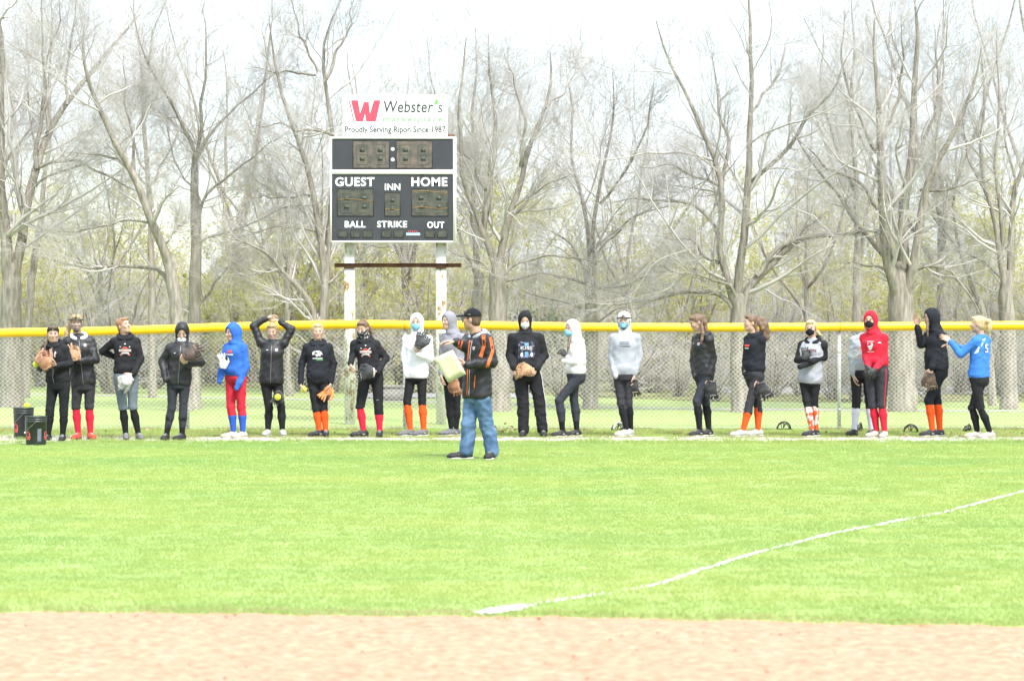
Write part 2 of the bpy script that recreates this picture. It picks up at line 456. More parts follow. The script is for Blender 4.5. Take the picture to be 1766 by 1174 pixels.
def fence():
    root = empty("chain_link_fence", (0, D_FENCE, 0))
    tag(root, "long chain link outfield fence with a yellow plastic cap", "fence")
    spc = 375 * D_FENCE / F
    p0 = (323 - CX) * D_FENCE / F
    posts = [p0 + spc * k for k in range(-2, 6)]
    for x in posts:
        m = MB(); zt = float(cap_z(x))
        m.tube([(x, 0.05, -0.05), (x, 0.05, zt - 0.02)], 0.028, 10)
        m.obj("fence_post", M_GALV, root, True)
        for zz in (0.3, 0.75, 1.15):
            MB().tube([(x, 0.05, zz - .012), (x, 0.05, zz + .012)], 0.031, 10).obj("tie_band", M_GALV, root, True)
    for a, c in zip(posts[:-1], posts[1:]):
        # top rail and corrugated cap of one bay
        xx = np.linspace(a, c, 24)
        MB().tube(np.stack([xx, 0 * xx + 0.02, cap_z(xx) - 0.005], -1), 0.021, 6).obj("top_rail", M_GALV, root, True)
        n = int((c - a) / 0.0125)
        xx = np.linspace(a + 0.003, c - 0.003, n)
        rad = 0.064 + 0.0035 * (np.arange(n) % 2)
        P = np.stack([xx, 0 * xx + 0.02, cap_z(xx) + 0.0], -1)
        MB().tube(P, rad, 14).obj("fence_cap", M_CAP, root, True)
    # woven wire: zigzag pickets, standing in one mesh
    x0, x1 = posts[0], posts[-1]
    w = 0.074
    npk = int((x1 - x0) / (w / 2))
    m = 45
    zz = np.linspace(0.02, 1, m)
    X = np.empty((npk, m)); Z = np.empty((npk, m)); Y = np.empty((npk, m))
    base = x0 + (np.arange(npk) + 0.5) * w / 2
    alt = np.where((np.arange(m)[None] + np.arange(npk)[:, None]) % 2 == 0, 1, -1)
    r = np.random.default_rng(3)
    sag = 0.012 * noise1(base, 41, 1.3)
    X[:] = base[:, None] + alt * w * 0.262
    Y[:] = 0.012 + alt * 0.004 + sag[:, None] * np.sin(np.pi * zz)[None]
    Z[:] = zz[None] * (cap_z(base) - 0.03)[:, None]
    P = np.stack([X, Y, Z], -1)
    V, Q = tubes(P, np.full((npk, m), 0.0031), 3)
    o = obj("wire_mesh", mesh_np("wire_mesh", V, Q, M_WIRE), root)
    o["kind"] = "stuff"
    MB().tube([(x0, 0.012, 0.03), (x1, 0.012, 0.03)], 0.003, 5).obj("tension_wire", M_GALV, root)
fence()

# ------------------------------------------------------------------ text helper
def text_mesh(txt, mat_, x0, x1, z0, z1, thick=0.004, bold=0.0, shear=0.0, name="lettering", spacing=1.0):
    cu = bpy.data.curves.new("txt", 'FONT')
    cu.body = txt; cu.size = 1.0; cu.offset = bold; cu.shear = shear; cu.space_character = spacing
    cu.resolution_u = 3
    o = bpy.data.objects.new("txt", cu); COL.objects.link(o)
    dg = bpy.context.evaluated_depsgraph_get()
    me = bpy.data.meshes.new_from_object(o.evaluated_get(dg))
    bpy.data.objects.remove(o); bpy.data.curves.remove(cu)
    n = len(me.vertices)
    co = np.empty(n * 3, np.float32); me.vertices.foreach_get("co", co); co = co.reshape(-1, 3)
    lo, hi = co.min(0), co.max(0)
    T = [tuple(p.vertices) for p in me.polygons]
    bpy.data.meshes.remove(me)
    X = x0 + (co[:, 0] - lo[0]) / (hi[0] - lo[0]) * (x1 - x0)
    Z = z0 + (co[:, 1] - lo[1]) / (hi[1] - lo[1]) * (z1 - z0)
    return X, Z, T

def text_obj(txt, mat_, x0, x1, z0, z1, y, parent, thick=0.003, name="lettering", **kw):
    """raised lettering on a plane facing -Y"""
    X, Z, T = text_mesh(txt, mat_, x0, x1, z0, z1, **kw)
    bm = bmesh.new()
    vs = [bm.verts.new((a, y, b)) for a, b in zip(X, Z)]
    for f in T:
        try: bm.faces.new([vs[i] for i in f])
        except ValueError: pass
    r = bmesh.ops.extrude_face_region(bm, geom=bm.faces[:])
    for v in r["geom"]:
        if isinstance(v, bmesh.types.BMVert): v.co.y -= thick
    bmesh.ops.recalc_face_normals(bm, faces=bm.faces[:])
    me = bpy.data.meshes.new(name); bm.to_mesh(me); bm.free()
    me.materials.append(mat_)
    return obj(name, me, parent)

# ------------------------------------------------------------------ scoreboard
D_SB = 38.8
M_WHITEPAINT = mat("white_board_paint", (0.78, 0.78, 0.77), 0.5, 0.03, 6, spec=0.3)
M_BLACKBOARD = mat("black_board_face", (0.030, 0.032, 0.038), 0.35, 0.15, 4, spec=0.5)
M_LETTER = mat("white_vinyl_letters", (0.80, 0.80, 0.80), 0.5, 0.02, 5)
M_RUST = mat("rusty_angle_iron", (0.10, 0.045, 0.035), 0.85, 0.3, 6, 0.4, 50, col2=(0.20, 0.10, 0.075), spec=0.2)
def rust_post_mat():
    m, nt, b = nodes_of("rusting_white_post")
    N, L = nt.nodes, nt.links
    tc = N.new("ShaderNodeTexCoord"); mp = N.new("ShaderNodeMapping"); mp.inputs["Scale"].default_value = (5, 5, 2.2)
    no = N.new("ShaderNodeTexNoise"); no.inputs["Scale"].default_value = 1.6; no.inputs["Detail"].default_value = 8; no.inputs["Roughness"].default_value = 0.7
    L.new(tc.outputs["Object"], mp.inputs["Vector"]); L.new(mp.outputs["Vector"], no.inputs["Vector"])
    rp = N.new("ShaderNodeValToRGB"); e = rp.color_ramp.elements
    e[0].position, e[0].color = 0.0, (0.66, 0.65, 0.62, 1)
    e[1].position, e[1].color = 1.0, (0.16, 0.06, 0.025, 1)
    for p_, c in ((0.50, (0.60, 0.59, 0.56)), (0.545, (0.40, 0.46, 0.36)), (0.575, (0.34, 0.26, 0.12)), (0.615, (0.18, 0.07, 0.03))):
        k = e.new(p_); k.color = (*c, 1)
    L.new(no.outputs["Fac"], rp.inputs["Fac"]); L.new(rp.outputs["Color"], b.inputs["Base Color"])
    b.inputs["Roughness"].default_value = 0.75
    return m
M_POST = rust_post_mat()
def led_mat(name, base, dot):
    """circuit board behind a dull window: rows of unlit diodes and traces"""
    m, nt, b = nodes_of(name)
    N, L = nt.nodes, nt.links
    tc = N.new("ShaderNodeTexCoord")
    vo = N.new("ShaderNodeTexVoronoi"); vo.inputs["Scale"].default_value = 55; vo.inputs["Randomness"].default_value = 0.15
    no = N.new("ShaderNodeTexNoise"); no.inputs["Scale"].default_value = 9; no.inputs["Detail"].default_value = 5
    L.new(tc.outputs["Object"], vo.inputs["Vector"]); L.new(tc.outputs["Object"], no.inputs["Vector"])
    r1 = N.new("ShaderNodeValToRGB"); r1.color_ramp.elements[0].position = 0.18; r1.color_ramp.elements[0].color = (*dot, 1)
    r1.color_ramp.elements[1].position = 0.34; r1.color_ramp.elements[1].color = (*base, 1)
    r2 = N.new("ShaderNodeValToRGB"); r2.color_ramp.elements[0].position = 0.35; r2.color_ramp.elements[0].color = (0.55, 0.6, 0.55, 1)
    r2.color_ramp.elements[1].position = 0.7; r2.color_ramp.elements[1].color = (1.5, 1.3, 1.1, 1)
    mx = N.new("ShaderNodeMixRGB"); mx.blend_type = 'MULTIPLY'; mx.inputs["Fac"].default_value = 1
    L.new(vo.outputs["Distance"], r1.inputs["Fac"]); L.new(no.outputs["Fac"], r2.inputs["Fac"])
    L.new(r1.outputs["Color"], mx.inputs["Color1"]); L.new(r2.outputs["Color"], mx.inputs["Color2"])
    L.new(mx.outputs["Color"], b.inputs["Base Color"])
    b.inputs["Roughness"].default_value = 0.3
    return m
M_LED = led_mat("digit_board", (0.055, 0.060, 0.052), (0.105, 0.108, 0.096))
M_LEDTOP = led_mat("clock_board", (0.098, 0.086, 0.080), (0.145, 0.132, 0.122))
M_SEG = mat("unlit_segment", (0.085, 0.095, 0.075), 0.5, 0.3, 60)
M_SEGDARK = mat("digit_chip", (0.042, 0.052, 0.042), 0.5, 0.3, 40)
M_ORANGEWIRE = mat("orange_wire", (0.50, 0.24, 0.04), 0.6, 0.1, 5)
M_REDLOGO = mat("red_logo", (0.75, 0.055, 0.09), 0.5, 0.05, 5)
M_DARKTXT = mat("dark_grey_print", (0.045, 0.048, 0.055), 0.6, 0.05, 5)
M_GREENTXT = mat("pale_green_print", (0.17, 0.32, 0.17), 0.6, 0.05, 5)
M_LEAFLOGO = mat("green_leaf_print", (0.12, 0.52, 0.08), 0.6, 0.05, 5)
M_BLUELOGO = mat("pale_blue_print", (0.25, 0.52, 0.66), 0.6, 0.05, 5)
M_PLASTICDARK = mat("window_frame_black", (0.02, 0.02, 0.022), 0.4, 0.1, 5)

def scoreboard():
    s = D_SB / F
    root = empty("scoreboard", (float((682 - CX) * s), D_SB, 0))
    ox = (682 - CX) * s
    tag(root, "black softball scoreboard with white frame and sponsor sign on two rusty posts", "scoreboard")
    def Z(zx, zy):           # coordinates measured on an enlargement of the board
        px, py = 560 + zx / 4.048, 150 + zy / 4.048
        return (px - CX) * s - ox, CAMZ - (py - HOR) * s
    def rect(a, b, c, d):    # zx0, zx1, zy0, zy1 -> x0,x1,z0,z1
        x0, z1 = Z(a, c); x1, z0 = Z(b, d)
        return x0, x1, z0, z1
    def slab(name, R, y0, y1, m, parent, bev=0.0):
        x0, x1, z0, z1 = R
        bm = bmesh.new()
        bmesh.ops.create_cube(bm, size=1)
        for v in bm.verts:
            v.co = ((x0 + x1) / 2 + v.co.x * (x1 - x0), (y0 + y1) / 2 + v.co.y * (y1 - y0), (z0 + z1) / 2 + v.co.z * (z1 - z0))
        if bev: bmesh.ops.bevel(bm, geom=bm.edges[:], offset=bev, segments=2, affect='EDGES')
        me = bpy.data.meshes.new(name); bm.to_mesh(me); bm.free(); me.materials.append(m)
        return obj(name, me, parent)
    # posts: H-section beams, base a little below the turf
    for px in (602.5, 760.5):
        x = (px - CX) * s - ox
        m = MB(); h = CAMZ - (400 - HOR) * s
        m.box((x - .078, .03, -.1), (x + .078, .042, h)); m.box((x - .078, .17, -.1), (x + .078, .182, h)); m.box((x - .006, .042, -.1), (x + .006, .17, h))
        p = m.obj("post", M_POST, root)
        for zz in (0.62, CAMZ - (520 - HOR) * s):
            for dx in (-.03, .03): MB().tube([(x + dx, .03, zz), (x + dx, .022, zz)], .008, 6).obj("bolt", M_RUST, p)
    x0, x1 = (577 - CX) * s - ox, (796 - CX) * s - ox
    z0, z1 = CAMZ - (461 - HOR) * s, CAMZ - (454 - HOR) * s
    m = MB(); m.box((x0, .012, z0), (x1, .020, z1)); m.box((x0, -.04, z1 - .006), (x1, .012, z1)); m.obj("cross_angle", M_RUST, root)
    for px in (602.5, 760.5):
        x = (px - CX) * s - ox
        m = MB(); m.box((x - .085, .004, z0 - .015), (x + .085, .012, z1 - .008)); m.obj("clamp_plate", M_RUST, root)
    m = MB(); a = rect(700, 905, 328, 349); m.box((a[0], .06, a[2]), (a[1], .10, a[3])); m.obj("top_angle", M_RUST, root)
    # cabinet
    R = rect(42, 918, 352, 1088)
    cab = slab("cabinet", R, -.12, .03, M_WHITEPAINT, root, .006)
    for nm, q in (("clock_panel", (54, 898, 367, 582)), ("score_panel", (54, 898, 613, 1076))):
        slab(nm, rect(*q), -.128, -.10, M_BLACKBOARD, cab, .002)
    # frame lips around the panels
    m = MB()
    for q in ((42, 54, 352, 1088), (898, 918, 352, 1088), (54, 898, 352, 367), (54, 898, 582, 613), (54, 898, 1076, 1088)):
        a = rect(*q); m.box((a[0], -.145, a[2]), (a[1], -.1205, a[3]))
    m.obj("frame", M_WHITEPAINT, cab)
    def window(q, ncol, mt, rows=1):
        a = rect(*q)
        w = slab("digit_window", a, -.134, -.12, mt, root, .004)
        f = MB(); e = .006
        f.box((a[0] - e, -.139, a[2] - e), (a[1] + e, -.128, a[2])); f.box((a[0] - e, -.139, a[3]), (a[1] + e, -.128, a[3] + e))
        f.box((a[0] - e, -.139, a[2]), (a[0], -.128, a[3])); f.box((a[1], -.139, a[2]), (a[1] + e, -.128, a[3]))
        f.obj("window_rim", M_PLASTICDARK, w)
        cw = (a[1] - a[0]) / ncol
        for k in range(ncol):
            cx = a[0] + cw * (k + .5); hx = cw * .30; hz = (a[3] - a[2]) * .36; cz = (a[2] + a[3]) / 2
            g = MB(); t = min(hx, hz) * .17
            for (u0, v0, u1, v1) in ((-1, 1, 1, 1), (-1, 0, 1, 0), (-1, -1, 1, -1), (-1, 0, -1, 1), (1, 0, 1, 1), (-1, -1, -1, 0), (1, -1, 1, 0)):
                n = 7
                for j in range(n):
                    f_ = (j + .5) / n
                    X_, Z_ = cx + hx * (u0 + (u1 - u0) * f_), cz + hz * (v0 + (v1 - v0) * f_)
                    g.box((X_ - t * .5, -.1375, Z_ - t * .5), (X_ + t * .5, -.134, Z_ + t * .5))
            g.obj("unlit_digit", M_SEG, w)["kind"] = "stuff"
            if ncol * cw > .2:
                for zz in (.45, -.45):
                    c_ = MB(); c_.box((cx - hx * .45, -.1365, cz + hz * (zz - .2)), (cx + hx * .45, -.134, cz + hz * (zz + .2)))
                    c_.obj("circuit_chip", M_SEGDARK, w)
        return w, a
    window((203, 452, 381, 570), 2, M_LEDTOP); window((504, 752, 381, 570), 2, M_LEDTOP)
    for q, nc in (((94, 342, 716, 902), 2), ((423, 528, 741, 902), 1), ((612, 861, 716, 902), 2)):
        w, a = window(q, nc, M_LED)
        xx = np.linspace(a[0] + .004, a[1] - .004, 14)
        for k, f_ in enumerate((.6,) if nc == 2 and q[0] < 200 else (.28,) if nc == 1 else (.9, .3)):
            zc = a[2] + (a[3] - a[2]) * f_ + .012 * np.sin(np.linspace(0, 5 + k, 14))
            MB().tube(np.stack([xx, 0 * xx - .139, zc], -1), .0020, 5).obj("orange_wire", M_ORANGEWIRE, w)
    for a, b in ((98, 160), (187, 248), (273, 336), (401, 464), (488, 551), (705, 768), (791, 854)):
        window((a, b, 1003, 1051), 1, M_LED)
    for zy in (440, 513):
        cx, cz = Z(477, zy)
        MB().lathe([(0.0001, -.004), (.0285, -.004), (.0285, .004), (.0001, .004)], 20, (cx, -.131, cz), 'y').obj("colon_dot", M_LETTER, root)
    for t, q in (("GUEST", (77, 350, 634, 697)), ("HOME", (608, 858, 634, 697)), ("INN", (423, 530, 679, 724)), ("BALL", (144, 287, 938, 983)), ("STRIKE", (369, 577, 938, 983)), ("OUT", (717, 836, 942, 987))):
        a = rect(*q)
        text_obj(t, M_LETTER, a[0], a[1], a[2], a[3], -.1282, root, bold=0.026, spacing=1.10)
    # small maker's emblem: pale hull shape with red and blue strokes
    a = rect(572, 668, 1003, 1040)
    lg = slab("maker_emblem", (a[0], a[1], a[2] + .004, a[2] + (a[3] - a[2]) * .55), -.1315, -.1285, M_BLUELOGO, root)
    for k in range(5):
        f0 = .14 + k * .15; m = MB()
        X_ = a[0] + (a[1] - a[0]) * f0; m.box((X_, -.133, a[2] + (a[3] - a[2]) * .50), (X_ + .009, -.1318, a[3] - (.002 if k % 2 else .008)))
        m.obj("emblem_stroke", M_REDLOGO, lg)
    m = MB(); m.box((a[0] + .006, -.133, a[2] + .008), (a[1] - .006, -.1318, a[2] + .016)); m.obj("emblem_stroke", M_LETTER, lg)
    # sponsor sign
    R = rect(132, 858, 60, 349)
    sg = slab("sponsor_sign", (R[0], R[1], R[2] + .003, R[3]), -.10, -.075, M_WHITEPAINT, root, .003)
    Y = -.1005
    # big W drawn as a polygon, with the slim bar to its left
    def poly(name, pts, m_, th=.003):
        bm = bmesh.new(); P = [Z(*p) for p in pts]
        f = bm.faces.new([bm.verts.new((x, Y, z)) for x, z in P])
        r = bmesh.ops.extrude_face_region(bm, geom=[f])
        for v in r["geom"]:
            if isinstance(v, bmesh.types.BMVert): v.co.y -= th
        bmesh.ops.triangulate(bm, faces=[q for q in bm.faces if len(q.verts) > 4])
        bmesh.ops.recalc_face_normals(bm, faces=bm.faces[:])
        me = bpy.data.meshes.new(name); bm.to_mesh(me); bm.free(); me.materials.append(m_)
        return obj(name, me, sg)
    poly("logo_letter", [(186, 98), (236, 98), (250, 190), (276, 110), (310, 110), (318, 190), (346, 98), (393, 98), (360, 246), (292, 246), (284, 190), (270, 246), (222, 246)], M_REDLOGO)
    poly("logo_bar", [(170, 100), (178, 100), (210, 244), (203, 244)], M_REDLOGO)
    poly("logo_leaf", [(768, 128), (770, 106), (786, 86), (796, 106), (788, 124), (776, 130)], M_LEAFLOGO)
    for t, q, m_, kw in (("Webster", (414, 760, 100, 184), M_DARKTXT, dict(shear=0.12, bold=0.014, spacing=1.05)), ("s", (790, 824, 130, 184), M_DARKTXT, dict(shear=0.12)),
                         ("marketplace", (408, 823, 210, 258), M_GREENTXT, dict(spacing=1.2, bold=.02)), ("Proudly Serving Ripon Since 1987", (143, 846, 278, 336), M_DARKTXT, dict(bold=0.022))):
        a = rect(*q)
        text_obj(t, m_, a[0], a[1], a[2], a[3], Y, sg, **kw)
scoreboard()

# ================================================================== TREES
M_BARK = mat("grey_bark", (0.195, 0.172, 0.145), 0.9, 0.25, 22, 1.0, 34, spec=0.1, stretch=(1, 1, 0.16), col2=(0.33, 0.30, 0.26), detail=7)
M_TWIG = mat("grey_twig", (0.43, 0.40, 0.38), 0.9, 0.15, 2, spec=0.1, col2=(0.51, 0.48, 0.46))
M_TWIGPINK = mat("pinkish_twig", (0.45, 0.405, 0.365), 0.9, 0.15, 2, spec=0.1, col2=(0.54, 0.49, 0.45))
M_BUD = mat("spring_leaf", (0.40, 0.39, 0.09), 0.7, 0.15, 0.8, spec=0.2, col2=(0.52, 0.49, 0.14))
M_BUD2 = mat("spring_leaf_green", (0.37, 0.38, 0.11), 0.7, 0.15, 0.8, spec=0.2, col2=(0.48, 0.48, 0.16))
M_DARKLEAF = mat("evergreen_leaf", (0.05, 0.085, 0.035), 0.7, 0.3, 1.5, spec=0.2, col2=(0.10, 0.15, 0.06))

def let_light_through(m, k):
    """thin leaves: part of the light passes"""
    nt = m.node_tree; N, L = nt.nodes, nt.links; b = N["Principled BSDF"]
    tr = N.new("ShaderNodeBsdfTranslucent"); ms = N.new("ShaderNodeMixShader"); ms.inputs[0].default_value = k
    L.new(b.inputs["Base Color"].links[0].from_socket, tr.inputs["Color"]); L.new(b.outputs[0], ms.inputs[1]); L.new(tr.outputs[0], ms.inputs[2])
    L.new(ms.outputs[0], N["Material Output"].inputs["Surface"])
for m_ in (M_BUD, M_BUD2): let_light_through(m_, .5)

def unit(a): return a / (np.linalg.norm(a, axis=-1, keepdims=True) + 1e-9)

def grow(P0, D, L, m, wander, up, r):
    """random-walk polylines from P0 along D, curving towards +Z by up"""
    N = len(P0)
    P = np.empty((N, m, 3)); P[:, 0] = P0
    D = unit(D)
    for k in range(1, m):
        D = unit(D + r.normal(0, wander, (N, 3)) + np.array([0, 0, up]))
        P[:, k] = P[:, k - 1] + D * (L / (m - 1))[:, None]
    return P

def resample(P, m):
    P = np.asarray(P, float)
    # smooth Catmull-like resampling
    s = np.concatenate([[0], np.cumsum(np.linalg.norm(np.diff(P, axis=0), axis=1))])
    t = np.linspace(0, s[-1], m)
    Q = np.stack([np.interp(t, s, P[:, k]) for k in range(3)], -1)
    for _ in range(2):
        Q[1:-1] = 0.25 * Q[:-2] + 0.5 * Q[1:-1] + 0.25 * Q[2:]
    return Q, s[-1]

def kids(P, R, plen, per, t0, t1, a0, a1, ratio, r, rmin, m, wander, up, taper=0.25, rk=0.62, keep=None):
    """side branches on every parent polyline"""
    N, mp, _ = P.shape
    t = r.uniform(t0, t1, (N, per)); f = t * (mp - 1)
    i = np.minimum(f.astype(int), mp - 2); u = (f - i)[..., None]
    ar = np.arange(N)[:, None]
    pos = P[ar, i] * (1 - u) + P[ar, i + 1] * u
    tan = unit(P[ar, i + 1] - P[ar, i])
    rad = R[ar, i] * (1 - u[..., 0]) + R[ar, i + 1] * u[..., 0]
    perp = unit(np.cross(tan, r.normal(0, 1, tan.shape)))
    a = r.uniform(a0, a1, (N, per, 1))
    d = np.cos(a) * tan + np.sin(a) * perp
    L = plen[:, None] * ratio * (1.15 - 0.75 * t) * r.uniform(.55, 1.3, (N, per))
    pos, d, L, rad = pos.reshape(-1, 3), d.reshape(-1, 3), L.reshape(-1), rad.reshape(-1)
    Pn = grow(pos, d, L, m, wander, up, r)
    r0 = np.maximum(rad * rk * r.uniform(.6, 1, rad.shape), rmin)
    Rn = r0[:, None] * np.linspace(1, taper, m)[None]
    return Pn, np.maximum(Rn, rmin * 0.55), L

def leaf_cards(P, n, size, r):
    """small bent leaf faces scattered along twigs"""
    N, m, _ = P.shape
    i = r.integers(0, N, n); f = r.uniform(.2, 1, n) * (m - 1); k = np.minimum(f.astype(int), m - 2); u = (f - k)[:, None]
    c = P[i, k] * (1 - u) + P[i, k + 1] * u + r.normal(0, size * .8, (n, 3))
    a = unit(r.normal(0, 1, (n, 3))); b = unit(np.cross(a, r.normal(0, 1, (n, 3))))
    s = (size * r.uniform(.5, 1.3, n))[:, None]
    V = np.stack([c - a * s, c + b * s * .5, c + a * s, c - b * s * .5], 1).reshape(-1, 3)
    return V, np.arange(4 * n).reshape(-1, 4)

def join(parts):
    V, Q, n = [], [], 0
    for v, q in parts:
        V.append(v); Q.append(q + n); n += len(v)
    return np.vstack(V), np.vstack(Q)

# one spray of fine twigs: it lies as a fallen piece in the grass and is what the crowns repeat by the thousand
def make_spray():
    r = np.random.default_rng(91)
    A = grow(np.zeros((1, 3)), np.array([[0, 0, 1.]]), np.array([.75]), 7, .07, .03, r); RA = np.linspace(.0030, .0012, 7)[None]
    P1, R1, L1 = kids(A, RA, np.array([.75]), 7, .06, .95, .4, .9, .62, r, .0018, 4, .14, .05, taper=.5)
    P2, R2, L2 = kids(P1, R1, L1, 2, .2, .95, .35, .8, .55, r, .0014, 3, .12, .04, taper=.6)
    return join([tubes(A, RA, 3), tubes(P1, R1, 3), tubes(P2, R2, 3)])
_sv, _sq = make_spray()
SPRAY_ME = mesh_np("twig_spray", _sv, _sq, M_TWIG, True)
SPRAY = obj("fallen_twig", SPRAY_ME, None, tuple(at(1310, 700, 45.5) * (1, 1, 0) + np.array((0, 0, .03))))
SPRAY.rotation_euler = (math.radians(88), 0, math.radians(60))
tag(SPRAY, "small fallen grey twig lying on the grass behind the fence near the broad tree", "twig")

def twig_group(m_):
    g = bpy.data.node_groups.new("twig_sprays", 'GeometryNodeTree')
    g.interface.new_socket("Geometry", in_out='INPUT', socket_type='NodeSocketGeometry')
    g.interface.new_socket("Geometry", in_out='OUTPUT', socket_type='NodeSocketGeometry')
    N, L = g.nodes, g.links
    gi, go = N.new("NodeGroupInput"), N.new("NodeGroupOutput")
    oi = N.new("GeometryNodeObjectInfo"); oi.inputs["Object"].default_value = SPRAY; oi.inputs["As Instance"].default_value = False
    sm = N.new("GeometryNodeSetMaterial"); sm.inputs["Material"].default_value = m_
    na = N.new("GeometryNodeInputNamedAttribute"); na.data_type = 'FLOAT_VECTOR'; na.inputs["Name"].default_value = "rot"
    nb = N.new("GeometryNodeInputNamedAttribute"); nb.data_type = 'FLOAT'; nb.inputs["Name"].default_value = "scl"
    ip = N.new("GeometryNodeInstanceOnPoints")
    L.new(gi.outputs[0], ip.inputs["Points"]); L.new(oi.outputs["Geometry"], sm.inputs["Geometry"]); L.new(sm.outputs["Geometry"], ip.inputs["Instance"])
    L.new(na.outputs["Attribute"], ip.inputs["Rotation"]); L.new(nb.outputs["Attribute"], ip.inputs["Scale"])
    L.new(ip.outputs["Instances"], go.inputs[0])
    return g
TWIG_G = {}
def twig_points(P, D, S_, m_):
    """points with a rotation and a size for the sprays"""
    D = unit(D); r = np.random.default_rng(len(P))
    me = bpy.data.meshes.new("twigs"); n = len(P)
    me.vertices.add(n); me.vertices.foreach_set("co", P.astype(np.float32).ravel())
    sp = r.uniform(0, 6.28, n)
    R = [(Vector(d).to_track_quat('Z', 'Y').to_matrix() @ Matrix.Rotation(a, 3, 'Z')).to_euler() for d, a in zip(D, sp)]
    at_ = me.attributes.new("rot", 'FLOAT_VECTOR', 'POINT'); at_.data.foreach_set("vector", np.array(R, np.float32).ravel())
    at_ = me.attributes.new("scl", 'FLOAT', 'POINT'); at_.data.foreach_set("value", S_.astype(np.float32))
    me.materials.append(m_)
    return me
def twig_obj(me, root, m_):
    o = obj("twigs", me, root); o["kind"] = "stuff"
    if m_.name not in TWIG_G: TWIG_G[m_.name] = twig_group(m_)
    md = o.modifiers.new("twigs", 'NODES'); md.node_group = TWIG_G[m_.name]
    return o

def sub_branches(limbs, r, dens=1.0, up=0.05, m_=None, fine=1.0, size=1.0, thin=1):
    """limbs: list of (P(m,3), R(m), length). returns (V, Q) lists for the crown and the spray points"""
    P = np.stack([l[0] for l in limbs]); R = np.stack([l[1] for l in limbs]); Ln = np.array([l[2] for l in limbs])
    P1, R1, L1 = kids(P, R, Ln, max(2, int(11 * dens)), .12, .98, .5, 1.15, .42, r, .007, 8, .15, up)
    P2, R2, L2 = kids(P1, R1, L1, max(2, int(8 * dens)), .12, .98, .45, 1.1, .5, r, .0042, 5, .15, up)
    parts = [tubes(P1, R1, 4), tubes(P2, R2, 3)]
    pts, dirs, sc = [], [], []
    def put(Pq, Lq, per, t0, k):
        N, m, _ = Pq.shape
        t = r.uniform(t0, 1, (N, per)); t[:, 0] = 1.0; f = t * (m - 1); i = np.minimum(f.astype(int), m - 2); u = (f - i)[..., None]; ar = np.arange(N)[:, None]
        pts.append((Pq[ar, i] * (1 - u) + Pq[ar, i + 1] * u).reshape(-1, 3))
        dd = unit(Pq[ar, i + 1] - Pq[ar, i]) + r.normal(0, .38, (N, per, 3)) * (t < 1)[..., None] + np.array([0, 0, .12]); dirs.append(dd.reshape(-1, 3))
        sc.append((np.clip(Lq, .35, 1.3)[:, None] * k * r.uniform(.55, 1.25, (N, per))).reshape(-1))
    put(P2[::thin], L2[::thin] * 1.6, 2 if thin == 1 else 1, .25, 1.0 * size); put(P2[::3] if thin == 1 else P2[::7], (L2[::3] if thin == 1 else L2[::7]) * 1.4, 1, .2, size); put(P1, L1, 3, .3, 1.1 * size); put(P, np.full(len(P), 1.0), 8, .4, 1.0 * size)
    return parts, twig_points(np.concatenate(pts), np.concatenate(dirs), np.concatenate(sc), m_)

def traced_tree(label, d, trunk, limbs, seed, group="bare trees behind the fence", dens=1.0, leafy=0, name="bare_tree", fine=1.0):
    """trunk and limbs: (pixel polyline, width0, width1); side branches grow by rule"""
    r = np.random.default_rng(seed)
    s = d / F
    base = at(trunk[0][0][0], trunk[0][0][1], d); base[2] = 0.0
    root = empty(name, tuple(base))
    tag(root, label, "tree", group)
    wood, L = [], []
    def line(px, w0, w1, m, wander, trunk_=False, start=None):
        P = np.array([at(a, b, d) for a, b in px])
        k = np.linspace(0, 1, len(P))
        P[:, 1] += r.normal(0, wander) * k + r.normal(0, wander * .5) * k * k
        if start is not None: P[:, 1] += start
        Q, ln = resample(P, m)
        nz = np.pad(r.normal(0, .045 + .10 * w1 * s, (m - 2, 3)), ((1, 1), (0, 0)))
        Q += 0.25 * np.roll(nz, 1, 0) + 0.5 * nz + 0.25 * np.roll(nz, -1, 0) if trunk_ is False else nz * .12
        R = np.linspace(1, 0, m) ** 0.8 * (w0 - w1) * s / 2 + w1 * s / 2
        return Q - base, R, ln
    px, w0, w1 = trunk
    px = [(px[0][0], HOR + F * CAMZ / d + 6)] + list(px[1:])
    T, R, ln = line(px, w0, w1, 16, 0.0, True)
    R = R * (1 + .045 * np.sin(np.arange(16) * 2.1 + seed)); R[0] *= 1.10; R[1] *= 1.06; R[-5:] *= np.array([1, .97, .92, .84, .66])
    wood.append(tubes(T[None], R[None], 12))
    tx = np.array(px); top_y = tx[-1, 1]
    for px, w0, w1 in limbs:
        if abs(px[0][0] - tx[-1, 0]) < 30 and px[0][1] > top_y - 12:      # main forks rise out of the trunk's core
            y_in = px[0][1] + 42
            px = [(float(np.interp(-y_in, -tx[:, 1], tx[:, 0])), y_in)] + list(px)
        Q, R, ln = line(px, w0 * .92, w1 * .45, 14, 0.45)
        wood.append(tubes(Q[None], R[None], 8))
        L.append((Q, R, ln))
    V, Qd = join(wood)
    obj("trunk", mesh_np("trunk", V, Qd, M_BARK, True), root)
    parts, tw = sub_branches(L, r, dens, m_=M_TWIG, fine=fine, size=1.1)
    V, Qd = join(parts)
    obj("crown", mesh_np("crown", V, Qd, M_TWIG, True), root)
    twig_obj(tw, root, M_TWIG)
    return root

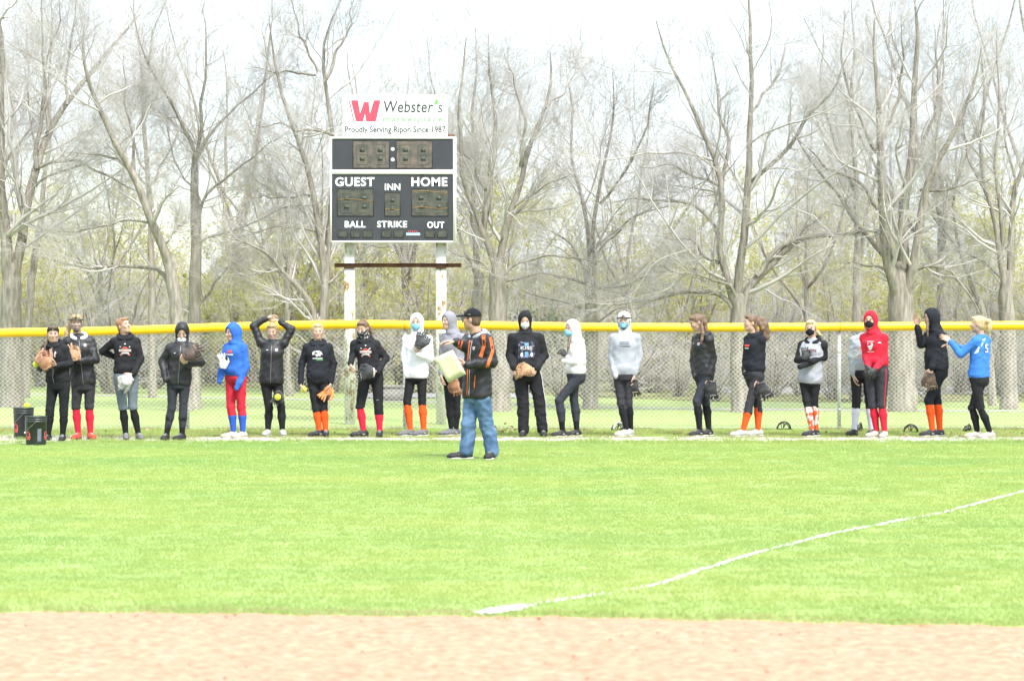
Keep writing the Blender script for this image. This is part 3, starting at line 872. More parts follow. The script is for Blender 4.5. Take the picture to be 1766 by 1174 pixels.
traced_tree("grey bare tree at the left edge forking low above its thick trunk", 46,
    ([(20, 702), (19, 600), (19, 500), (20, 452)], 40, 33),
    [([(17, 462), (8, 400), (3, 330), (4, 250), (6, 180), (14, 110), (10, 40), (2, -70)], 23, 8),
     ([(24, 460), (35, 420), (50, 360), (62, 300), (68, 272), (82, 225), (100, 190), (143, 129), (165, 105), (212, 70), (240, 20)], 21, 4),
     ([(64, 292), (56, 268), (66, 215), (75, 150), (78, 120), (70, 60), (75, -40)], 9, 3),
     ([(115, 180), (110, 130), (120, 60), (135, -40)], 6, 2),
     ([(62, 322), (95, 300), (140, 284), (175, 268)], 6, 2),
     ([(68, 288), (95, 272), (125, 275), (160, 282), (215, 320), (245, 335)], 8, 3),
     ([(84, 224), (70, 130), (90, 60), (100, -30)], 6, 2),
     ([(5, 300), (30, 250), (50, 210), (70, 190)], 6, 2)], 101)
traced_tree("slim pale bare tree leaning right beside the left edge trunk", 51,
    ([(44, 690), (48, 560), (58, 450), (70, 380)], 14, 12),
    [([(70, 382), (78, 320), (80, 260), (84, 180), (92, 90), (90, 0)], 11, 3), ([(62, 430), (90, 350), (130, 300)], 5, 2),
     ([(79, 300), (60, 240), (45, 150), (50, 60)], 5, 2)], 102)
traced_tree("bare tree with a left leaning trunk and a long level lower branch", 44,
    ([(318, 708), (312, 600), (305, 540), (295, 470), (285, 430)], 27, 20),
    [([(286, 434), (268, 395), (255, 360), (238, 315), (205, 250), (180, 195), (163, 158), (150, 110), (158, 50)], 19, 4),
     ([(291, 472), (265, 455), (230, 459), (170, 463), (90, 452), (55, 440)], 9, 2),
     ([(284, 418), (300, 392), (305, 380)], 6, 2), ([(262, 385), (225, 375), (150, 395), (75, 400)], 5, 2),
     ([(243, 325), (212, 280), (160, 262), (120, 268)], 6, 2), ([(232, 300), (228, 230), (210, 160), (215, 90)], 6, 2),
     ([(205, 252), (240, 200), (262, 140)], 4, 2)], 103)
traced_tree("straight bare tree just right of the looking down black hooded player", 45,
    ([(335, 706), (334, 560), (336, 480), (339, 400), (336, 330), (336, 267)], 25, 14),
    [([(336, 272), (330, 240), (296, 178), (270, 135), (250, 90), (235, 20)], 9, 2),
     ([(337, 272), (350, 240), (353, 180), (362, 140), (367, 100), (358, 30)], 9, 2),
     ([(340, 268), (360, 235), (410, 177), (455, 145), (485, 120)], 7, 2),
     ([(337, 362), (380, 310), (430, 280), (500, 225)], 7, 2), ([(335, 528), (350, 515), (375, 485), (425, 445)], 7, 2),
     ([(340, 412), (400, 400), (470, 370), (560, 345)], 6, 2), ([(336, 330), (300, 280), (290, 220)], 5, 2)], 104)
traced_tree("slender pale bare tree standing straight between the two left trunks", 51,
    ([(262, 690), (262, 500), (260, 380)], 14, 11),
    [([(260, 384), (252, 260), (246, 190), (235, 130), (228, 60), (220, -20)], 11, 3),
     ([(250, 232), (255, 150), (265, 80), (288, 10)], 6, 2), ([(256, 320), (290, 260), (320, 180)], 5, 2), ([(255, 300), (220, 230), (190, 170)], 5, 2)], 105)
traced_tree("wide limbed bare tree just left of the scoreboard", 44.5,
    ([(552, 707), (550, 600), (549, 545)], 30, 27),
    [([(546, 550), (520, 500), (490, 460), (470, 440), (440, 420), (400, 412)], 14, 3),
     ([(551, 550), (556, 480), (552, 400), (545, 330), (530, 290), (500, 200), (470, 120), (465, 40)], 16, 4),
     ([(554, 550), (562, 440), (577, 330), (580, 240), (572, 180), (556, 140), (545, 110), (558, 60), (592, -10)], 16, 4),
     ([(557, 142), (577, 100), (602, 55), (610, 0)], 7, 2), ([(546, 130), (500, 125), (430, 110)], 5, 2),
     ([(492, 470), (440, 472), (400, 470)], 6, 2), ([(577, 232), (540, 225), (490, 210), (440, 215)], 6, 2),
     ([(558, 490), (590, 470), (620, 430), (690, 415)], 6, 2), ([(553, 400), (500, 385), (450, 400), (410, 395)], 6, 2),
     ([(545, 335), (490, 345), (420, 330)], 5, 2), ([(548, 125), (520, 60), (500, -10)], 5, 2)], 106)
traced_tree("bare tree with many upright limbs right of the scoreboard", 44,
    ([(862, 708), (862, 600), (858, 500), (857, 446)], 36, 29),
    [([(850, 454), (835, 400), (842, 340), (850, 250), (855, 180), (850, 120), (842, 60)], 14, 3),
     ([(864, 450), (880, 380), (895, 320), (900, 285), (922, 230), (942, 185), (955, 145), (950, 90)], 16, 4),
     ([(898, 288), (905, 220), (890, 150), (870, 90)], 7, 2), ([(853, 452), (822, 395), (800, 340), (790, 250), (800, 170), (806, 70)], 12, 3),
     ([(866, 460), (910, 445), (980, 440), (1060, 460)], 7, 2), ([(848, 472), (800, 440), (770, 430)], 7, 2),
     ([(942, 188), (980, 150), (1000, 100)], 5, 2), ([(884, 372), (930, 330), (985, 300)], 6, 2), ([(842, 330), (815, 280), (780, 240)], 5, 2)], 107)
traced_tree("upright bare tree close behind the right scoreboard post", 47.5,
    ([(818, 700), (820, 560), (828, 470)], 24, 19),
    [([(828, 474), (815, 380), (822, 260), (812, 150), (820, 50)], 14, 3), ([(826, 480), (795, 420), (775, 330), (770, 230)], 8, 2),
     ([(818, 350), (780, 300), (740, 140), (735, 60)], 6, 2), ([(820, 300), (845, 220), (880, 120)], 5, 2)], 108)
traced_tree("wide spreading bare tree behind the player in the white hood", 45,
    ([(1018, 706), (1020, 600), (1018, 520), (1022, 436)], 27, 18),
    [([(1020, 444), (1015, 380), (1000, 320), (985, 250), (990, 160), (980, 90)], 10, 2),
     ([(1024, 444), (1032, 360), (1045, 280), (1060, 200), (1055, 110)], 10, 2),
     ([(1018, 484), (960, 470), (880, 485), (820, 480)], 7, 2), ([(1022, 500), (1080, 488), (1140, 470), (1185, 452)], 7, 2),
     ([(1019, 534), (960, 515), (900, 500)], 6, 2), ([(1021, 470), (985, 420), (930, 380), (890, 370)], 6, 2),
     ([(1022, 455), (1060, 400), (1100, 370), (1150, 360)], 6, 2), ([(1020, 550), (1060, 530), (1100, 535), (1130, 520)], 5, 2),
     ([(1034, 350), (1080, 300), (1110, 240), (1120, 150)], 6, 2)], 109)
traced_tree("broad bare tree with long level limbs right of centre", 43.7,
    ([(1276, 710), (1275, 600), (1273, 540), (1272, 506)], 33, 30),
    [([(1267, 518), (1250, 510), (1196, 503), (1130, 513), (1060, 525), (1000, 520)], 11, 3),
     ([(1266, 512), (1246, 478), (1234, 420), (1243, 360), (1243, 330), (1215, 235), (1186, 160), (1150, 115), (1130, 40)], 16, 4),
     ([(1242, 336), (1250, 290), (1256, 230), (1240, 180), (1230, 90)], 9, 3),
     ([(1276, 510), (1277, 430), (1287, 360), (1294, 270), (1296, 190), (1297, 120), (1285, 50), (1277, -40)], 18, 5),
     ([(1280, 512), (1310, 470), (1345, 440), (1370, 415), (1410, 405), (1470, 402), (1520, 400)], 18, 5),
     ([(1303, 474), (1340, 430), (1400, 390), (1440, 365)], 11, 4), ([(1297, 316), (1335, 285), (1365, 240), (1400, 190), (1435, 155), (1462, 90)], 10, 3),
     ([(1238, 404), (1220, 360), (1180, 350), (1100, 345), (1050, 350)], 8, 2), ([(1240, 456), (1180, 415), (1130, 410)], 7, 2),
     ([(1262, 496), (1230, 480), (1170, 470), (1120, 455)], 7, 2), ([(1242, 322), (1200, 300), (1150, 285), (1100, 290)], 6, 2),
     ([(1296, 190), (1340, 130), (1370, 60)], 6, 2)], 110)
traced_tree("massive bare tree with the widest trunk near the raised arm player", 44,
    ([(1556, 708), (1556, 600), (1553, 520), (1550, 450)], 50, 40),
    [([(1538, 486), (1525, 430), (1510, 350), (1512, 250), (1505, 150), (1500, 40)], 25, 4),
     ([(1550, 478), (1555, 400), (1570, 300), (1575, 200), (1578, 100), (1572, -10)], 25, 5),
     ([(1563, 486), (1580, 400), (1585, 330), (1605, 280), (1640, 230), (1665, 180), (1680, 90)], 21, 4),
     ([(1532, 446), (1480, 380), (1450, 330), (1400, 270), (1370, 200)], 11, 3), ([(1516, 360), (1470, 310), (1430, 290), (1380, 240)], 8, 3),
     ([(1566, 466), (1600, 450), (1650, 465), (1690, 520), (1705, 560)], 11, 3), ([(1510, 262), (1540, 200), (1560, 120), (1550, 30)], 8, 3),
     ([(1572, 290), (1610, 220), (1625, 130), (1620, 40)], 8, 3), ([(1512, 260), (1470, 190), (1450, 100), (1455, 20)], 8, 3),
     ([(1530, 470), (1480, 450), (1420, 470)], 7, 2), ([(1585, 330), (1640, 330), (1700, 310)], 6, 2)], 111, dens=.9)
traced_tree("pale bare tree behind the player in the red hood", 50,
    ([(1475, 692), (1478, 500), (1480, 400)], 20, 14),
    [([(1480, 406), (1465, 250), (1470, 100), (1465, 0)], 12, 4), ([(1480, 420), (1505, 330), (1530, 210), (1535, 90)], 9, 3),
     ([(1474, 330), (1440, 260), (1410, 150), (1415, 50)], 7, 2)], 112)
traced_tree("forked bare tree near the right edge behind the player in blue jersey", 45,
    ([(1740, 706), (1738, 560), (1735, 500), (1738, 466)], 31, 25),
    [([(1732, 480), (1715, 400), (1708, 340), (1690, 290), (1695, 200), (1685, 90)], 13, 3),
     ([(1741, 476), (1745, 400), (1752, 330), (1766, 280), (1790, 220), (1800, 100)], 15, 4),
     ([(1730, 430), (1715, 250), (1720, 150), (1715, 50)], 9, 3), ([(1740, 480), (1700, 440), (1640, 430)], 6, 2),
     ([(1710, 345), (1670, 280), (1650, 200)], 6, 2), ([(1752, 335), (1735, 230), (1745, 120)], 6, 2)], 113)
traced_tree("bare tree leaning left under the massive tree's drooping branch", 46.5,
    ([(1712, 702), (1706, 600), (1695, 540), (1672, 480)], 16, 11),
    [([(1672, 482), (1650, 430), (1640, 350), (1650, 250)], 9, 3), ([(1690, 530), (1650, 480), (1600, 470)], 5, 2), ([(1650, 430), (1610, 370), (1600, 280)], 5, 2)], 114)

# trees of the rows behind: a few builds, each copied
def made_tree(seed, h, w0, lean=0.0, dens=.8, up=.06):
    r = np.random.default_rng(seed)
    th = h * r.uniform(.3, .42)
    T = grow(np.zeros((1, 3)), np.array([[lean, 0, 1.0]]), np.array([th]), 10, .035, .05, r)
    R = (w0 / 2) * np.linspace(1, .75, 10)[None]; R[0, 0] *= 1.4
    wood = [tubes(T, R, 9)]
    n = 6
    az = np.arange(n) * 6.28 / n + r.uniform(0, 1, n)
    tilt = r.uniform(.12, .75, n)
    D = np.stack([np.cos(az) * np.sin(tilt), np.sin(az) * np.sin(tilt), np.cos(tilt)], -1)
    st = T[0, r.integers(6, 10, n)]
    Ln = (h - th) * r.uniform(.7, 1.1, n)
    P = grow(st, D, Ln, 14, .08, up, r)
    Rl = (w0 / 2) * r.uniform(.4, .7, (n, 1)) * np.linspace(1, .15, 14)[None]
    wood.append(tubes(P, Rl, 6))
    parts, tw = sub_branches([(P[k], Rl[k], Ln[k]) for k in range(n)], r, dens, m_=M_TWIGPINK, size=1.05, thin=2)
    a, b = join(wood), join(parts)
    return mesh_np("trunk", a[0], a[1], M_BARK, True), mesh_np("crown", b[0], b[1], M_TWIGPINK, True), tw

ROW = [made_tree(201, 9.5, .22), made_tree(202, 8.5, .17, .05), made_tree(203, 10.5, .25), made_tree(204, 7.0, .13, -.08)]
row_spots = [(-60, 58, 0, 1.0), (180, 55, 3, 1.0), (405, 56, 2, .85), (500, 52, 3, 1.05), (640, 58, 1, .95),
             (700, 55, 0, .85), (1090, 58, 3, 1.1), 
             (1395, 54, 3, 1.0), (1620, 55, 2, .95), (1800, 56, 2, 1.0), (1215, 62, 1, .8), (1900, 50, 0, 1)]
near_words = {-60: "outside the left edge", 110: "behind the player in the face guard", 180: "thin leaning one left of the bun-haired player", 215: "behind the bun-haired player",
              405: "right of the blue hood", 455: "behind the player with raised arms", 500: "small one left of the scoreboard tree", 640: "seen between the scoreboard posts",
              700: "left of the right scoreboard post", 760: "behind the right scoreboard post", 920: "behind the tall player in black hood", 960: "left of the white hood player",
              1090: "behind the player with white helmet", 1140: "far one right of the white helmet", 1350: "left of the grey and black sweatshirt player", 1395: "thin one behind the blond masked player",
              1440: "behind the bare fence post", 1620: "behind the raised arm player", 1655: "between the last two players", 1690: "behind the blue jersey player",
              1800: "at the right edge", 590: "behind the left scoreboard post", 860: "far one right of the coach", 1215: "behind the looking down player", -160: "off the left edge", 1900: "off the right edge"}
rr = random.Random(4)
for px, d, k, sc in row_spots:
    root = empty("background_tree", ((px - CX) * d / F, d, 0), rr.uniform(0, 6.28))
    root.scale = (sc, sc, sc)
    tag(root, "bare pinkish grey tree in the second row, " + near_words[px], "tree", "bare trees of the row behind")
    for me, nm in zip(ROW[k], ("trunk", "crown")):
        obj(nm, me, root)
    twig_obj(ROW[k][2], root, M_TWIGPINK)

# shrubs and young trees coming into leaf
def made_shrub(seed, h, stems, spread, leaves, leafmat, size=.034):
    r = np.random.default_rng(seed)
    az = r.uniform(0, 6.28, stems); tl = r.uniform(.05, spread, stems)
    D = np.stack([np.cos(az) * np.sin(tl), np.sin(az) * np.sin(tl), np.cos(tl)], -1)
    Ln = h * r.uniform(.6, 1.05, stems)
    P = grow(np.stack([np.cos(az) * .15, np.sin(az) * .15, 0 * az], -1), D, Ln, 14, .1, .03, r)
    R = r.uniform(.018, .05, (stems, 1)) * np.linspace(1, .15, 14)[None]
    P1, R1, L1 = kids(P, R, Ln, 12, .08, 1, .4, 1.0, .42, r, .006, 6, .15, .04)
    P2, R2, L2 = kids(P1, R1, L1, 8, .15, 1, .4, 1.0, .6, r, .0038, 3, .15, .03)
    w, c = join([tubes(P, R, 5)]), join([tubes(P1, R1, 3), tubes(P2, R2, 3)])
    lv = leaf_cards(np.concatenate([P2]), leaves, size, r)
    return (mesh_np("stems", w[0], w[1], M_BARK, True), mesh_np("twigs", c[0], c[1], M_TWIG, True), mesh_np("leaves", lv[0], lv[1], leafmat))
SHRUB = [made_shrub(301, 4.2, 8, .5, 5500, M_BUD), made_shrub(302, 3.4, 9, .65, 3800, M_BUD2), made_shrub(303, 5.2, 6, .4, 6000, M_BUD), made_shrub(304, 2.4, 10, .8, 2600, M_BUD2),
         made_shrub(305, 2.0, 11, .8, 3000, M_DARKLEAF, .04), made_shrub(306, 2.6, 18, .6, 700, M_BUD2)]
kinds = ["yellow green budding shrub", "fresh green leafy shrub", "tall thin yellow budding tree", "low green leafy bush", "dark evergreen bush", "bare grey brown brush"]
rr = random.Random(11)
n_sh = 0
cnt = {}
ORD = 'first second third fourth fifth sixth seventh eighth ninth tenth eleventh twelfth thirteenth fourteenth fifteenth sixteenth seventeenth eighteenth nineteenth twentieth twenty-first twenty-second twenty-third twenty-fourth twenty-fifth twenty-sixth twenty-seventh twenty-eighth twenty-ninth thirtieth'.split()
words_depth = ["at the front of the thicket", "in the second rank of the thicket", "in the middle of the thicket", "deep in the thicket", "at the very edge of the lawn"]
for row, (d0, step) in enumerate(((56, 70), (64, 70), (72, 80), (84, 90), (50.5, 52))):
    px = -140 if row < 4 else 850
    while px < 1920:
        d = d0 + rr.uniform(-2.5, 3.5)
        k = rr.choice([0, 1, 2, 5, 0, 5]) if row in (1, 2, 3) else rr.choice([0, 5, 5, 3, 5]) if row == 0 else 5
        if row == 0 and 860 < px < 1010: k = 4
        root = empty("leafing_shrub", ((px - CX) * d / F, d, 0), rr.uniform(0, 6.28))
        sc = rr.uniform(.8, 1.2) * (1.0, 1.0, 1.15, 1.3, .55)[row] * (.7 if k == 4 else 1)
        root.scale = (sc, sc, sc)
        cnt[(row, k)] = cnt.get((row, k), 0) + 1
        tag(root, "%s %s from the left %s" % (ORD[cnt[(row, k)] - 1], kinds[k], words_depth[row]), "shrub", "shrubs of the thicket")
        for me, nm in zip(SHRUB[k], ("stems", "twigs", "leaves")):
            obj(nm, me, root)
        px += step * rr.uniform(.75, 1.25); n_sh += 1

# far wood: one mass of small leaf and twig clumps on the rise beyond
def far_wood():
    r = np.random.default_rng(77)
    n = 22000
    x = r.uniform(-70, 70, n); y = r.uniform(125, 175, n)
    top = 3.2 + 1.5 * noise1(x, 51, .35) + .8 * noise1(x, 52, 1.7) + .02 * (y - 125)
    z = r.uniform(0, 1, n) ** .8 * top
    a = unit(r.normal(0, 1, (n, 3))); b = unit(np.cross(a, r.normal(0, 1, (n, 3))))
    s = r.uniform(.15, .42, n)[:, None]; c = np.stack([x, y, z], -1)
    V = np.stack([c - a * s, c + b * s * .5, c + a * s, c - b * s * .5], 1).reshape(-1, 3)
    o = obj("far_wood", mesh_np("far_wood", V, np.arange(4 * n).reshape(-1, 4), M_FARWOOD))
    tag(o, "distant hazy grey green wood beyond the thicket", "wood", kind='stuff')
M_FARWOOD = mat("far_wood_foliage", (0.20, 0.21, 0.13), 0.9, 0.25, .12, spec=0.05, col2=(0.30, 0.29, 0.20))
far_wood()

# squat concrete block by the paved area
def concrete_block():
    m = MB(); w, dp, h = .28, .22, .25
    V = [(-w, -dp, 0), (w, -dp, 0), (w, dp, 0), (-w, dp, 0), (-w * .82, -dp * .7, h), (w * .82, -dp * .7, h), (w * .82, dp * .7, h), (-w * .82, dp * .7, h)]
    m.add(V, [(0, 3, 2, 1), (4, 5, 6, 7), (0, 1, 5, 4), (1, 2, 6, 5), (2, 3, 7, 6), (3, 0, 4, 7)])
    m.box((-w * .9, -dp * .78, h), (w * .9, dp * .78, h + .05))
    o = m.obj("concrete_block", M_PATH, None, False, ((674 - CX) * 49.4 / F, 49.4, 0.0))
    tag(o, "squat pale concrete block beside the path behind the scoreboard", "block")
concrete_block()

# ================================================================== PEOPLE: smooth solids meshed on a grid
def nrm(v):
    v = np.asarray(v, float); return v / (np.linalg.norm(v) + 1e-9)

def smin(a, b, k):
    h = np.clip(.5 + .5 * (b - a) / k, 0, 1)
    return b * (1 - h) + a * h - k * h * (1 - h)

class Fld:
    """a solid made of smoothly joined primitives"""
    def __init__(self, seed=0): self.p, self.cuts, self.seed = [], [], seed
    def _add(self, fn, lo, hi, k, op):
        self.p.append((fn, np.asarray(lo, float), np.asarray(hi, float), k, op)); return self
    def cone(self, a, b, ra, rb, k=.02, op='u', wr=0.0):
        a, b = np.asarray(a, float), np.asarray(b, float); ba = b - a; L2 = ba @ ba + 1e-9
        sd = self.seed
        def fn(P):
            q = P - a; t = np.clip((q @ ba) / L2, 0, 1)
            d = np.linalg.norm(q - t[..., None] * ba, axis=-1) - (ra + (rb - ra) * t)
            return d + wrinkle(P, wr, sd) if wr else d
        R = max(ra, rb)
        return self._add(fn, np.minimum(a, b) - R, np.maximum(a, b) + R, k, op)
    def chain(self, pts, rads, k=.015, wr=0.0):
        for i in range(len(pts) - 1): self.cone(pts[i], pts[i + 1], rads[i], rads[i + 1], k, wr=wr)
        return self
    def ell(self, c, r, B=None, k=.02, op='u'):
        """ellipsoid; B has the axes as rows"""
        c, r = np.asarray(c, float), np.asarray(r, float)
        B = np.eye(3) if B is None else B
        def fn(P):
            q = (P - c) @ B.T
            k0 = np.linalg.norm(q / r, axis=-1); k1 = np.linalg.norm(q / (r * r), axis=-1) + 1e-9
            return k0 * (k0 - 1) / k1
        e = np.sqrt(((B.T * r) ** 2).sum(1))
        return self._add(fn, c - e, c + e, k, op)
    def stack(self, a, b, side, T, A, D, k=.03, wr=0.0, n=2.4):
        """torso: elliptical sections (half widths A, half depths D) at T along a->b"""
        a, b = np.asarray(a, float), np.asarray(b, float); ax = b - a; L = np.linalg.norm(ax); u = ax / L
        s = nrm(np.asarray(side) - u * (np.asarray(side) @ u)); f = np.cross(s, u)
        T, A, D = map(np.asarray, (T, A, D)); sd = self.seed
        tt = np.linspace(T[0], T[-1], 40)
        def sm(v):
            w = np.interp(tt, T, v)
            for _ in range(3): w[1:-1] = .25 * w[:-2] + .5 * w[1:-1] + .25 * w[2:]
            return w
        A2, D2 = sm(A), sm(D)
        def fn(P):
            q = P - a; t = (q @ u) / L; tc = np.clip(t, T[0], T[-1])
            w, h = np.interp(tc, tt, A2), np.interp(tc, tt, D2)
            x, y = np.abs(q @ s) / w, np.abs(q @ f) / h
            d = ((x ** n + y ** n) ** (1 / n) - 1) * np.minimum(w, h)
            d = np.maximum(d, np.maximum(t - T[-1], T[0] - t) * L)
            return d + wrinkle(P, wr, sd) if wr else d
        R = max(A.max(), D.max()) * 1.05
        ends = np.stack([a + ax * T[0], a + ax * T[-1]])
        return self._add(fn, ends.min(0) - R, ends.max(0) + R, k, 'u')
    def cut(self, point, normal, k=.006):
        """remove what lies on the side the normal points to"""
        self.cuts.append((np.asarray(point, float), nrm(normal), k)); return self
    def __call__(self, P):
        G = np.full(P.shape[:-1], .3)
        for fn, lo, hi, k, op in self.p:
            d = fn(P); G = smin(G, d, k) if op == 'u' else -smin(-G, d, k)
        for c, n, k in self.cuts: G = -smin(-G, -((P - c) @ n), k)
        return G
    def mesh(self, h):
        us = [q for q in self.p if q[4] == 'u']
        lo = np.min([q[1] for q in us], 0) - 2.5 * h; hi = np.max([q[2] for q in us], 0) + 2.5 * h
        n = np.ceil((hi - lo) / h).astype(int) + 1
        G = np.full(n, .06)
        ax = [lo[i] + h * np.arange(n[i]) for i in range(3)]
        for fn, a, b, k, op in self.p:
            m = k + 3 * h + .004
            i0 = np.clip(np.floor((a - m - lo) / h).astype(int), 0, n - 1); i1 = np.clip(np.ceil((b + m - lo) / h).astype(int) + 1, 1, n)
            if np.any(i1 <= i0): continue
            sl = tuple(slice(i0[j], i1[j]) for j in range(3))
            P = np.stack(np.meshgrid(*[ax[j][sl[j]] for j in range(3)], indexing='ij'), -1)
            d = fn(P)
            G[sl] = smin(G[sl], d, k) if op == 'u' else -smin(-G[sl], d, k)
        if self.cuts:
            P = np.stack(np.meshgrid(*ax, indexing='ij'), -1)
            for c, nn, k in self.cuts: G = -smin(-G, -((P - c) @ nn), k)
        return surface_net(G, lo, h)

def wrinkle(P, amp, seed):
    """soft ridged folds, in metres"""
    x, y, z = P[..., 0], P[..., 1], P[..., 2]
    a = seed * 1.37
    w = np.sin(9 * x + 5 * z + a) + np.cos(7 * z - 4 * y + 2 * a)
    r1 = 1 - 2 * np.abs(np.sin(17 * z + 11 * x + 1.5 * w + a)); r2 = 1 - 2 * np.abs(np.sin(21 * x - 15 * z + 9 * y + 1.4 * w - a)); r3 = np.sin(74 * z - 31 * x + 24 * y + 3.0 * w)
    return -amp * (.62 * np.clip(r1, -.5, 1) + .55 * np.clip(r2, -.5, 1) + .28 * r3)

def surface_net(G, lo, h):
    S = G < 0
    c = np.zeros(np.array(S.shape) - 1, np.int8)
    sl = lambda a, d: slice(d, a + d)
    nx, ny, nz = c.shape
    for dx in (0, 1):
        for dy in (0, 1):
            for dz in (0, 1): c += S[sl(nx, dx), sl(ny, dy), sl(nz, dz)]
    act = (c > 0) & (c < 8)
    I = np.argwhere(act)
    if len(I) == 0: return np.zeros((0, 3)), np.zeros((0, 4), int)
    idx = np.full(c.shape, -1, np.int64); idx[act] = np.arange(len(I))
    acc = np.zeros((len(I), 3)); cnt = np.zeros(len(I))
    corners = [(x, y, z) for x in (0, 1) for y in (0, 1) for z in (0, 1)]
    val = {k: G[I[:, 0] + k[0], I[:, 1] + k[1], I[:, 2] + k[2]] for k in corners}
    for a in corners:
        for ax_ in range(3):
            if a[ax_]: continue
            b = list(a); b[ax_] = 1; b = tuple(b)
            va, vb = val[a], val[b]; m = (va < 0) != (vb < 0)
            t = va[m] / (va[m] - vb[m])
            p = np.tile(np.array(a, float), (m.sum(), 1)); p[:, ax_] = t
            acc[m] += p; cnt[m] += 1
    V = lo + h * (I + acc / cnt[:, None])
    Q = []
    for ax_ in range(3):
        o = [i for i in range(3) if i != ax_]
        d = S.swapaxes(0, ax_); e = (d[:-1] != d[1:])
        E = np.argwhere(e.swapaxes(0, ax_))
        E = E[(E[:, o[0]] > 0) & (E[:, o[1]] > 0) & (E[:, o[0]] < c.shape[o[0]]) & (E[:, o[1]] < c.shape[o[1]])]
        if len(E) == 0: continue
        def cell(d0, d1):
            k = E.copy(); k[:, o[0]] -= d0; k[:, o[1]] -= d1
            return idx[k[:, 0], k[:, 1], k[:, 2]]
        q = np.stack([cell(1, 1), cell(0, 1), cell(0, 0), cell(1, 0)], -1)
        inside = S[E[:, 0], E[:, 1], E[:, 2]]
        flip = inside if ax_ != 1 else ~inside
        q[~flip] = q[~flip][:, ::-1]
        Q.append(q)
    return V, np.vstack(Q)

def march(fld, P, d, off=.003, start=.3):
    """move points along -d onto the surface of the solid, coming from outside"""
    d = nrm(d); P = np.asarray(P, float) + d * start
    for _ in range(40):
        v = fld(P); P = P - d * np.clip(v, -.02, .05)[:, None] * .8
    return P + d * off

# ------------------------------------------------------------------ people materials
def fabric(name, col, var=.18, scale=14, bump=.25, bscale=220, rough=.9, sheen=.0, col2=None):
    return mat(name, col, rough, var, scale, bump, bscale, spec=.15, sheen=sheen, col2=col2)
BLACK = fabric("black_fleece", (.0155, .0158, .0185)); BLACKSHELL = mat("black_nylon_shell", (.014, .0142, .0165), .5, .2, 9, .25, 90, spec=.3)
NAVY = fabric("navy_fleece", (.0155, .017, .022)); CHAR = fabric("charcoal_knit", (.030, .033, .042)); PANT = fabric("black_stretch_knit", (.0155, .016, .0185), bump=.12)
DGREY = fabric("dark_grey_knit", (.034, .033, .040)); BLUEGREY = fabric("blue_grey_leggings", (.118, .142, .172), .1)
BLUE = fabric("royal_blue_fleece", (.030, .105, .40)); BLUE2 = fabric("bright_blue_jersey", (.040, .15, .47), .08); RED = fabric("red_fleece", (.44, .018, .035)); REDP = fabric("red_pants", (.42, .022, .04), .08)
WHITE = fabric("white_fleece", (.60, .61, .63), .05); CREAM = fabric("cream_fleece", (.56, .545, .545), .05); GREY = fabric("heather_grey_fleece", (.27, .28, .315), .08); LGREY = fabric("pale_blue_grey_fleece", (.285, .30, .335), .06); MGREY = fabric("mid_grey_fleece", (.20, .195, .225), .08)
ORANGE = fabric("orange_knit_sock", (.60, .075, .014), .06); REDSOCK = fabric("red_knit_sock", (.46, .018, .04), .06); BLUESOCK = fabric("blue_knit_sock", (.025, .075, .34), .06); BLACKSOCK = fabric("black_knit_sock", (.011, .0115, .013), .06); WHITESOCK = fabric("white_knit_sock", (.46, .46, .53), .04)
JEANS = fabric("washed_blue_denim", (.046, .098, .195), .3, 7, .35, 200, col2=(.118, .20, .325))
M_TIEDYE = mat("orange_white_tie_dye_sock", (.50, .09, .03), .9, .05, 13, col2=(.50, .45, .43), spec=.1, contrast=(.46, .54), detail=2)
M_ORNG = fabric("orange_panel", (.54, .125, .04), .06); M_WPRINT = mat("white_print", (.52, .52, .53), .7, .03, 9); M_RPRINT = mat("red_print", (.52, .06, .035), .7, .06, 9); M_GPRINT = mat("green_print", (.06, .33, .08), .7, .05, 9); M_GREYPRINT = mat("grey_print", (.10, .115, .15), .7, .05, 9); M_MAROON = mat("maroon_print", (.12, .03, .03), .7, .05, 9); M_TEAL = mat("teal_print", (.08, .30, .40), .7, .1, 30, col2=(.16, .16, .40)); M_VIOLET = mat("violet_grey_print", (.016, .016, .022), .7, .2, 30, col2=(.20, .22, .36), contrast=(.50, .66), detail=6)
def skin_mat(name, c):
    m = mat(name, c, .55, .05, 9, .06, 120, spec=.35)
    b = m.node_tree.nodes["Principled BSDF"]; b.inputs["Subsurface Weight"].default_value = .12; b.inputs["Subsurface Radius"].default_value = (.012, .005, .003); b.inputs["Subsurface Scale"].default_value = .5
    return m
SKIN = skin_mat("fair_skin", (.41, .262, .195)); SKIN2 = skin_mat("light_skin", (.34, .20, .145)); SKIN3 = skin_mat("tanned_skin", (.38, .225, .16))
M_EYE = mat("eye_white", (.42, .41, .40), .3, .03, 5); M_IRIS = mat("iris", (.035, .025, .02), .2, .1, 50); M_LIP = mat("lips", (.33, .11, .10), .5, .05, 20); M_NAIL = mat("nail", (.40, .24, .20), .35, .03, 9)
def hair_mat(name, c, c2): return mat(name, c, .55, .25, 30, .6, 60, col2=c2, spec=.4, stretch=(3, 3, .35))
BROWN = hair_mat("brown_hair", (.085, .050, .032), (.17, .105, .065)); DKBROWN = hair_mat("dark_brown_hair", (.05, .032, .022), (.11, .07, .045)); BLOND = hair_mat("blond_hair", (.24, .155, .07), (.40, .29, .15)); REDBLOND = hair_mat("strawberry_hair", (.20, .095, .045), (.34, .19, .10)); LTBROWN = hair_mat("light_brown_hair", (.088, .051, .030), (.175, .108, .066)); PALEBLOND = hair_mat("pale_blond_hair", (.36, .26, .125), (.52, .42, .25))
